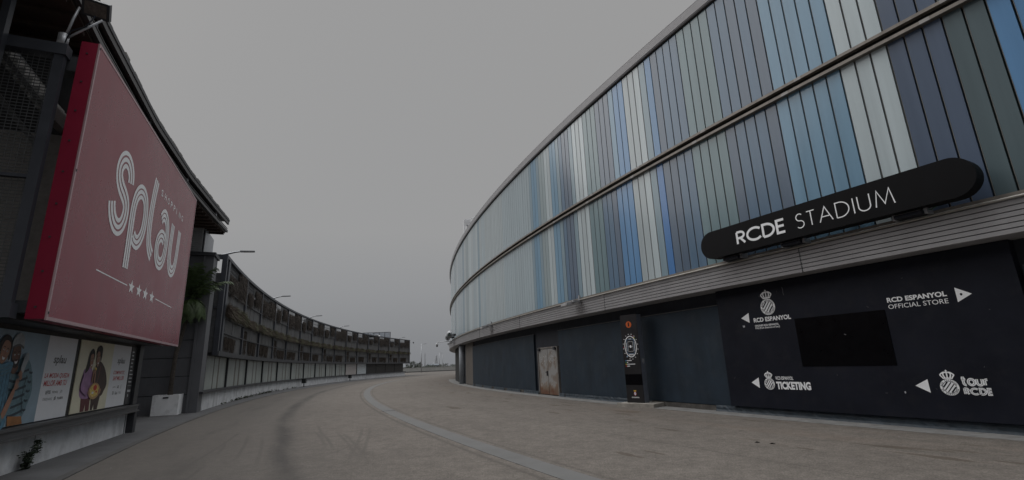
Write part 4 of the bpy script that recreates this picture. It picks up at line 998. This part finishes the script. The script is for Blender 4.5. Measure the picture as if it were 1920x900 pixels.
# screen: posts, rails and sheets
nb=15
pj=[-.2,5.95,11.85,17.5,23.2,29.3,34.9,40.7]; 
while pj[-1]<88: pj.append(pj[-1]+6.1)
pj[-1]=89.5
for j in pj:
    b=MB(); b.box(LB,j-.12 if j>0 else j-.35,j+.12 if j>0 else j+.1,166.88,167.1,2.76,7.68); b.build('screen_post',blue_steel,lb)
b=MB()
for z in (3.82,4.62,6.08,6.92): b.box(LB,-.2,89.5,166.9,166.96,z-.03,z+.03,80)
b.build('screen_rail',dark_steel,lb)
b=MB(); rnd=random.Random(8)
for i in range(len(pj)-1):
    a,c=pj[i]+.12,pj[i+1]-.12; n=8; w_=(c-a)/n
    for k in range(n):
        for (z0,z1) in ((2.78,3.8),(3.85,4.6),(4.65,6.05),(6.1,6.9)):
            d=rnd.uniform(-.012,.012); b.box(LB,a+k*w_+.01,a+(k+1)*w_-.01,167.0+d,167.03+d,z0,z1)
        if not (k<4): b.box(LB,a+k*w_+.01,a+(k+1)*w_-.01,167.0,167.03,6.94,7.66)
b.build('screen_sheet',screen_panel,lb)
for i in range(len(pj)-1):   # open grid above the deck
    b=MB()
    a,c=pj[i]+.12,pj[i+1]-.12; m_=a+(c-a)*.5
    dens=.16 if i<3 else .5
    k=a
    while k<m_: b.box(LB,k,k+(.06 if i<3 else .07),167.0,167.05,6.94,7.66); k+=dens
    for z in ((7.05,7.14,7.22,7.36,7.44,7.58) if i<3 else (7.3,)): b.box(LB,a,m_,167.005,167.045,z,z+.045)
    b.build('open_grid',dark_steel,lb)
# near end frame of the screen
b=MB()
b.box(LB,-1.3,-1.2,167.0,169.6,2.76,6.85); 
b.build('end_mesh_panel',mat('end_mesh',(.085,.088,.094),.5,metal=.2,var=.25),lb)
b=MB(); b.box(LB,-1.36,-1.18,167.0,169.7,7.6,7.84); b.box(LB,-1.36,-1.18,169.55,169.7,2.7,7.84); b.box(LB,-1.36,-1.18,167.0,169.6,5.0,5.1); b.box(LB,-1.38,-1.16,166.86,167.1,2.6,7.84); b.build('end_frame',blue_steel,lb)
b=MB(); b.box(LB,-.2,89.5,168.1,168.2,6.9,7.3,60); b.build('roof_upstand',dark_steel,lb)

# rooftop items
t=thing('glass_screen',LB(66,170.5,6.9),'pale glass balustrade screen standing on the roof of the long building','glass screen')
p0=Vector((-32.3,104.0,6.9)); p1=Vector((-26.6,104.6,6.9)); dv=(p1-p0)
SM=lambda a,b_,z:(p0.x+dv.x*a-dv.y*b_*.17,p0.y+dv.y*a+dv.x*b_*.17,z)
b=MB()
for k in range(5): b.box(SM,k/5+.01,(k+1)/5-.01,-.02,.02,7.0,9.1)
b.build('pane',mat('pale_pane',(.42,.45,.5),.3),t)
b=MB()
for k in range(6): b.box(SM,k/5-.008,k/5+.008,-.05,.05,6.9,9.15)
b.box(SM,0,1,-.05,.05,9.1,9.17); b.build('frame',dark_steel,t)
t=thing('parked_car',(-29.3,101.6,6.9),'white car parked on the roof behind the planted screen','car')
pc=Vector((-29.3,101.6,6.9))
CM=lambda a,b_,z:(pc.x+a,pc.y+b_,pc.z+z)
prof=[(-2.1,.35),(-2.15,.75),(-1.5,.95),(-.9,1.02),(-.35,1.5),(.9,1.55),(1.6,1.1),(2.1,1.0),(2.15,.4)]
b=MB(); vs=[CM(x,-.85,z) for x,z in prof]+[CM(x,.85,z) for x,z in prof]; n=len(prof)
b.add(vs,[(i,(i+1)%n,n+(i+1)%n,n+i) for i in range(n)]+[tuple(range(n)),tuple(range(n,2*n))[::-1]]); b.build('body',white_steel,t)
b=MB()
for y in (-.86,.85): b.box(CM,-.7,1.3,y,y+.01,1.05,1.42)
b.build('window',black_gloss,t)
for x in (-1.35,1.35):
    for y in (-.9,.7):
        b=MB(); b.tube([CM(x,y,.33),CM(x,y+.2,.33)],.33,14); b.build('wheel',dark_gap,t)

# plants of the screen ------------------------------------------------
def blade(b,p,d,l,wid,droop,rnd):
    m_=p+d*l*.55; t_=p+d*l+Vector((0,0,-l*droop)); sd=Vector((rnd.uniform(-1,1),rnd.uniform(-.4,.4),rnd.uniform(-.6,.6))).normalized()*wid
    b.add([p-sd,m_-sd,t_,m_+sd,p+sd],[(0,1,3,4),(1,2,3)])
def blade_clump(w_,h_,d_,n,l0,l1,hang,rnd,wid=.007):
    # ragged hanging mass: lower edge and sides follow a random outline
    b=MB(); ph=[rnd.uniform(0,6.28) for _ in range(4)]
    k=0
    while k<n:
        x=rnd.uniform(-w_/2,w_/2); z=rnd.uniform(0,h_); q=x/w_*6.28
        low=h_*(.24+.16*math.sin(q*1.0+ph[0])+.13*math.sin(q*2.3+ph[1])+.08*math.sin(q*5.1+ph[2])); side=1-.16*math.sin(z/h_*4+ph[3])-.08*math.sin(z/h_*11+ph[0])
        if z<low or abs(x)>w_/2*side*.97: 
            if rnd.random()<.93: continue
        if math.sin(q*3.1+ph[2])*math.sin(z*5+ph[1])>.72 and rnd.random()<.75: continue
        k+=1
        d=Vector((rnd.gauss(0,.55),rnd.uniform(.15,1)*d_,-rnd.uniform(.3,1))).normalized()
        blade(b,Vector((x,rnd.uniform(0,.05),z)),d,rnd.uniform(l0,l1)*(1-abs(x)/w_*.6),wid,.35,rnd)
    return b
def tuft_row(w_,nt,per,rnd):
    # separate tufts of grass: green ones and dead brown ones side by side
    b=MB()
    for i in range(nt):
        cx=-w_/2+w_*(i+.5)/nt+rnd.uniform(-.12,.12); s_=rnd.uniform(.6,1.15); dead=1 if rnd.random()<.38 else 0
        for _ in range(int(per*s_)):
            a=rnd.gauss(0,.65); d=Vector((a,rnd.uniform(.1,.8),rnd.uniform(-.1,1.3))).normalized()
            blade(b,Vector((cx+rnd.gauss(0,.16),rnd.uniform(.02,.16),rnd.uniform(0,.14))),d,rnd.uniform(.25,.68)*s_,.008,.38,rnd)
            b.m[-1]=b.m[-2]=dead
    return b
rnd=random.Random(33)
def seed(name,b,mt,part):
    r_=bpy.data.objects.new(name,None); col.objects.link(r_)
    b.build(part,mt,r_,local=True,norm=False); return r_
S_top=seed('hanging_plant',blade_clump(2.8,1.35,.45,4200,.2,.5,True,rnd),dry_plant,'foliage')
S_tall=seed('hanging_plant',blade_clump(2.3,1.55,.55,4200,.2,.55,True,rnd),dry_plant,'foliage')
S_row=seed('planter_grass',tuft_row(5.5,8,900,rnd),[green_plant,mat('dead_grass',(.095,.076,.062),.9,var=.4,scale=4)],'foliage')
S_mat=seed('matted_plant',blade_clump(3.4,.85,.16,3600,.12,.3,True,rnd),mat_plant,'foliage')
S_small=seed('matted_plant',blade_clump(1.4,1.5,.2,1500,.12,.35,True,rnd),mat_plant,'foliage')
used=set()
def place(src,s_,z,label,cat,group,sx=1,sz=1):
    o=src if src.name not in used else copy_tree(src)
    used.add(src.name)
    t_=R(201.08)-s_/167.
    o.location=LB(s_,166.98,z); o.rotation_euler=(0,0,t_-math.pi/2+math.pi); o.scale=(sx,1,sz)
    tag(o,label,cat,group); return o
rv=random.Random(77)
for i in range(len(pj)-1):
    a=pj[i]; w_=pj[i+1]-pj[i]; al=i%2; j1,j2,j3,j4=[rv.uniform(.82,1.2) for _ in range(4)]
    place(S_top,a+w_*(.26 if i!=0 else .28),6.05 if al==0 else 6.1,'lower brown dried plant hanging on the left half of its screen bay','plant','dried plants on the upper screen, left halves',(.95 if al==0 else .62)*w_/6*j1,(.85 if al==0 else .7)*j2)
    place(S_tall,a+w_*.73,6.15 if al==0 else 6.45,'taller brown dried plant hanging on the right half of its screen bay','plant','dried plants on the upper screen, right halves',(1.1 if al==0 else .85)*w_/6*min(1.05,j3),(1.0 if al==0 else .8)*min(1.08,j1))
    if i==0:
        place(S_row,a+w_*.42,4.72,'thick reddish green grass tufts in the nearest planter of the screen','plant','grasses in the planter row',.9,1.5)
    else:
        place(S_row,a+w_*.5,4.68,'row of green brown grass spilling from its planter along the middle of the screen','plant','grasses in the planter row',w_/5.86*(1.0+.06*math.sin(i*2.1)),(.75+.3*j4))
    place(S_mat,a+w_*(.4 if al==0 else .62),2.9,'flat mat of brown dead plants in the lowest panel of its screen bay','plant','plant mats on the lowest panels',(1.0 if al==0 else .8)*w_/6*j2,min(1.05,j3))
    if i%2==1: place(S_small,a+w_*.14,2.95,'narrow brown creeper climbing beside a post of its screen bay','plant','creepers beside the screen posts',1,1)

# street lamps on the roof edge ---------------------------------------
def lamp(s_,label):
    t_=R(201.08)-s_/167.; o=thing('street_lamp',LB(s_,167.6,6.5),label,'street lamp','lamps on the roof edge of the long building',rz=t_+math.pi)
    b=MB(); b.box(ID,-.09,.09,-.09,.09,0,1.25); b.build('pole',galv,o,local=True)
    b=MB(); b.tube([(-.05,0,1.15),(.35,0,1.36),(1.0,.0,1.57),(1.3,0,1.62)],[.075,.06,.05,.045],8); b.build('arm',galv,o,local=True,smooth=True)
    b=MB(); b.box(lambda x,y,z:(x,y*(1-.25*(x-1.2)/.9),z+.04*(x-1.2)),1.25,1.95,-.13,.13,1.585,1.64,3); b.build('lamp_head',mat('lamp_head',(.25,.26,.28),.4,metal=.4),o,local=True)
    b=MB(); b.box(lambda x,y,z:(x,y*(1-.25*(x-1.2)/.9),z+.04*(x-1.2)),1.4,1.9,-.1,.1,1.574,1.584,2); b.build('lens',lamp_glass,o,local=True)
    return o
L0=lamp(-1.0,'street lamp on the near corner of the planted screen, largest of its row')
for s_,lbl in ((16.6,'second street lamp along the roof edge from the near corner'),(33.7,'third street lamp along the roof edge from the near corner'),(49.3,'fourth street lamp along the roof edge from the near corner'),(66.2,'fifth street lamp along the roof edge, in front of the glass screen'),(83.3,'street lamp at the far end of the roof edge, past the glass screen')):
    c=copy_tree(L0); t_=R(201.08)-s_/167.; c.location=LB(s_,167.6,6.5); c.rotation_euler=(0,0,t_+math.pi); c['label']=lbl
t_=R(201.08)-89.3/167.
t=thing('security_camera',LB(89.6,167,7.3),'tiny dome camera on an arm at the far corner of the long building','security camera')
ev=Vector((.2,.98,0))
p=Vector(LB(89.6,167,7.35)); b=MB(); b.tube([p,p+Vector((.85,.3,0))],.03,6); b.build('arm',galv,t); b=MB(); b.tube([p+Vector((.85,.3,.05)),p+Vector((.85,.3,-.15)),p+Vector((.85,.3,-.3))],[.1,.16,.06],10); b.build('dome',dark_steel,t)
# litter bins
for i,s_ in enumerate((30.5,54.1)):
    t=thing('litter_bin',LB(s_,166.5,0),('nearer dark litter bin on a post along the low white wall','farther dark litter bin on a post along the low white wall')[i],'litter bin','litter bins along the curved wall')
    b=MB(); b.tube([LB(s_,166.5,0),LB(s_,166.5,.45)],.05,8); b.box(LB,s_-.12,s_+.12,166.38,166.62,0,.03); b.build('post',dark_steel,t)
    b=MB(); b.box(lambda a,r_,z:LB(s_+(a)*(1+.15*(z-.4)),166.5+r_*(1+.15*(z-.4)),z),-.26,.26,-.2,.2,.4,.86); b.box(LB,s_-.3,s_+.3,166.26,166.74,.86,.9); b.build('bin',mat('bin_black',(.012,.016,.016),.45),t)
# weeds along the foot of the curved wall
b=MB(); rnd=random.Random(17)
for _ in range(150):
    s_=rnd.choice((rnd.uniform(2,30),rnd.uniform(6,12),rnd.uniform(14,19))); leaf_cluster(b,LB(s_,167.02,.05),6,.05,.05,rnd)
o=b.build('wall_weeds',mat('wall_weeds',(.04,.045,.025),.9,var=.4),norm=False); tag(o,'low scruffy weeds in the joint along the foot of the white wall','weeds',kind='stuff')
# loose litter on the road
for i,(x,y,l) in enumerate(((4.43,9.77,'tiny black scrap lying on the tan road, left of the pair'),(4.62,9.58,'tiny black scrap with a pale tip lying on the tan road, right of the pair'))):
    t=thing('litter',(x,y,0),l,'litter','scraps on the road'); b=MB(); b.ellipse(lambda a,c:(a,c,.012),x,y,.03+.02*i,.016,10,R(-30)); b.ellipse(lambda a,c:(a,c,.022),x+.01,y,.02+.02*i,.01,10,R(-30)); b.add([(x-.05,y,.004),(x+.05,y-.02,.004),(x,y+.02,.02)],[(0,1,2)]); b.build('scrap',black_gloss,t)

# ------------------------------------------------------------------ far edge of the platform
def polar(az,d,z=0): return (d*math.sin(R(az)),d*math.cos(R(az)),z)
A_=Vector(polar(-16,178)); B_=Vector(polar(-6,190)); dv=(B_-A_)
t=thing('parapet_wall',tuple((A_+B_)/2),'low pale concrete parapet closing the far end of the road','wall')
QM=lambda a,b_,z:(A_.x+dv.x*a-dv.y*b_/dv.length,A_.y+dv.y*a+dv.x*b_/dv.length,z)
b=MB(); b.box(QM,-.5,2.2,0,.3,0,1.42,20); b.build('wall',pale_concrete,t)
b=MB(); b.box(QM,-.5,2.2,-.05,.35,1.42,1.56,20); b.build('coping',pale_concrete,t)
b=MB(); b.box(QM,-.5,2.2,-.12,-.002,0,.28,20); b.build('kerb',mat('parapet_kerb',(.08,.08,.08),.9),t)
def post_lamp(az,d,h,label,r_=.09,arm=1.6):
    p=Vector(polar(az,d)); t=thing('lamp_post',tuple(p),label,'lamp post','lamp posts beyond the road end')
    b=MB(); b.tube([p,p+Vector((0,0,h))],r_,8,r_*.7); b.build('pole',galv,t,smooth=True)
    b=MB(); b.tube([p+Vector((-.1,0,h)),p+Vector((arm,0,h+.05))],.05,6); b.box(lambda x,y,z:(p.x+x,p.y+y,p.z+z),arm-.7,arm+.2,-.2,.2,h-.06,h+.06); b.build('lamp_head',galv,t)
post_lamp(-10.8,172,9.35,'tall grey lamp post standing in front of the far parapet',.16,1.5)
post_lamp(-8.80,330,10.4,'thin twin head lamp post beyond the parapet, beside the lattice pylon',.16,1.2)
post_lamp(-8.42,330,9.7,'thin lamp post beyond the parapet, nearest the stadium bend',.12,-.6)
post_lamp(-9.45,300,4.6,'short thin post beyond the parapet, left of the lattice pylon',.09,1.0)
def pylon(az,d,h,w0,label,mast=False):
    p=Vector(polar(az,d)); t=thing('pylon',tuple(p),label,'pylon'); b=MB()
    r_=.28 if not mast else .16
    W=lambda z:w0*(1-.82*(z/h)**.8)
    lv=[h*k/8 for k in range(9)]
    for sx_,sy_ in ((-1,-1),(1,-1),(1,1),(-1,1)): b.tube([p+Vector((sx_*W(z)/2,sy_*W(z)/2,z)) for z in lv],r_,4)
    for k in range(8):
        z0,z1=lv[k],lv[k+1]
        for q in range(4):
            c=((-1,-1),(1,-1),(1,1),(-1,1)); a=c[q]; e=c[(q+1)%4]
            b.tube([p+Vector((a[0]*W(z0)/2,a[1]*W(z0)/2,z0)),p+Vector((e[0]*W(z1)/2,e[1]*W(z1)/2,z1))],r_*.6,4)
            b.tube([p+Vector((e[0]*W(z0)/2,e[1]*W(z0)/2,z0)),p+Vector((a[0]*W(z1)/2,a[1]*W(z1)/2,z1))],r_*.6,4)
    b.build('lattice',mat('hazed_pylon_steel',(.34,.35,.37),.6),t)  # haze of the distance is painted into this pale steel colour
    if not mast:
        b=MB()
        for z,l in ((h*.62,w0*1.0),(h*.78,w0*.85),(h*.94,w0*.6)): b.tube([p+Vector((-l,0,z)),p+Vector((0,0,z+.6)),p+Vector((l,0,z))],.22,4)
        b.build('cross_arm',MATS['hazed_pylon_steel'],t)
pylon(-9.12,800,19.2,4.5,'hazy pale steel lattice pylon on the horizon between lamp posts')
pylon(-10.4,800,24,1.6,'slim hazy pale lattice mast on the horizon right of the front lamp post',True)
def tree(az,d,h,wd,label,seed_,n=900,trunk=.8):
    p=Vector(polar(az,d)); t=thing('tree',tuple(p),label,'tree','trees beyond the parapet'); rn=random.Random(seed_)
    b=MB(); b.tube([p,p+Vector((.05*h,0,h*.4)),p+Vector((0,0,h*.8))],.03*h,7,.008*h); b.build('trunk',bark,t)
    b=MB(); cl=[(rn.gauss(0,.28)*wd,rn.gauss(0,.28)*wd,h*rn.uniform(.28,.9),rn.uniform(.12,.26)*wd) for _ in range(11)]
    for _ in range(n):
        c=rn.choice(cl); v=Vector((rn.gauss(0,1),rn.gauss(0,1),rn.gauss(0,1))); v=v.normalized()*c[3]*rn.random()**.4
        leaf_cluster(b,p+Vector(c[:3])+v,1,.035*h,.01,rn)
    b.build('crown',leaf_far,t,norm=False)
tree(-12.05,215,4.4,4.2,'dark round tree just beyond the parapet, touching the long building',1)
tree(-11.55,225,4.0,3.2,'dark round tree just beyond the parapet, second from the long building',2)
tree(-10.95,225,4.1,2.6,'narrow dark tree just beyond the parapet, left of the front lamp post',3,700)
tree(-10.25,260,3.2,3.0,'small pale shrub like tree beyond the parapet, right of the front lamp post',4,500)
tree(-9.75,280,2.9,4.4,'low dark bushy tree beyond the parapet at the foot of the short post',5,600)
tree(-8.15,420,4.6,4.6,'distant round pale tree near the stadium bend on the horizon',6,600)
t=thing('warehouse',polar(-9.35,600),'low blue grey shed on the horizon under the lattice pylon','building')
p=Vector(polar(-9.35,600)); HM=lambda x,y,z:(p.x+x,p.y+y,z)
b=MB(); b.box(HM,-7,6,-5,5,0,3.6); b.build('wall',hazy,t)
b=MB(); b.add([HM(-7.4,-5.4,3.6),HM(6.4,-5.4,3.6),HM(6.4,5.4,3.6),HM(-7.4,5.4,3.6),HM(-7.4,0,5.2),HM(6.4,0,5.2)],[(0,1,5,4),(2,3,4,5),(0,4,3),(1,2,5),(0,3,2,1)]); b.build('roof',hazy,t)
b=MB(); rn=random.Random(40)
for _ in range(2600):
    az=rn.uniform(-13.5,-5); d=rn.uniform(480,560); pz=Vector(polar(az,d)); leaf_cluster(b,pz+Vector((0,0,rn.uniform(.2,2.6+.8*math.sin(az*5)))),1,.6,.4,rn)
o=b.build('far_shrubs',mat('far_shrubs',(.10,.11,.095),.9,var=.3),norm=False); tag(o,'grey green band of distant shrubs along the horizon','shrubs',kind='stuff')
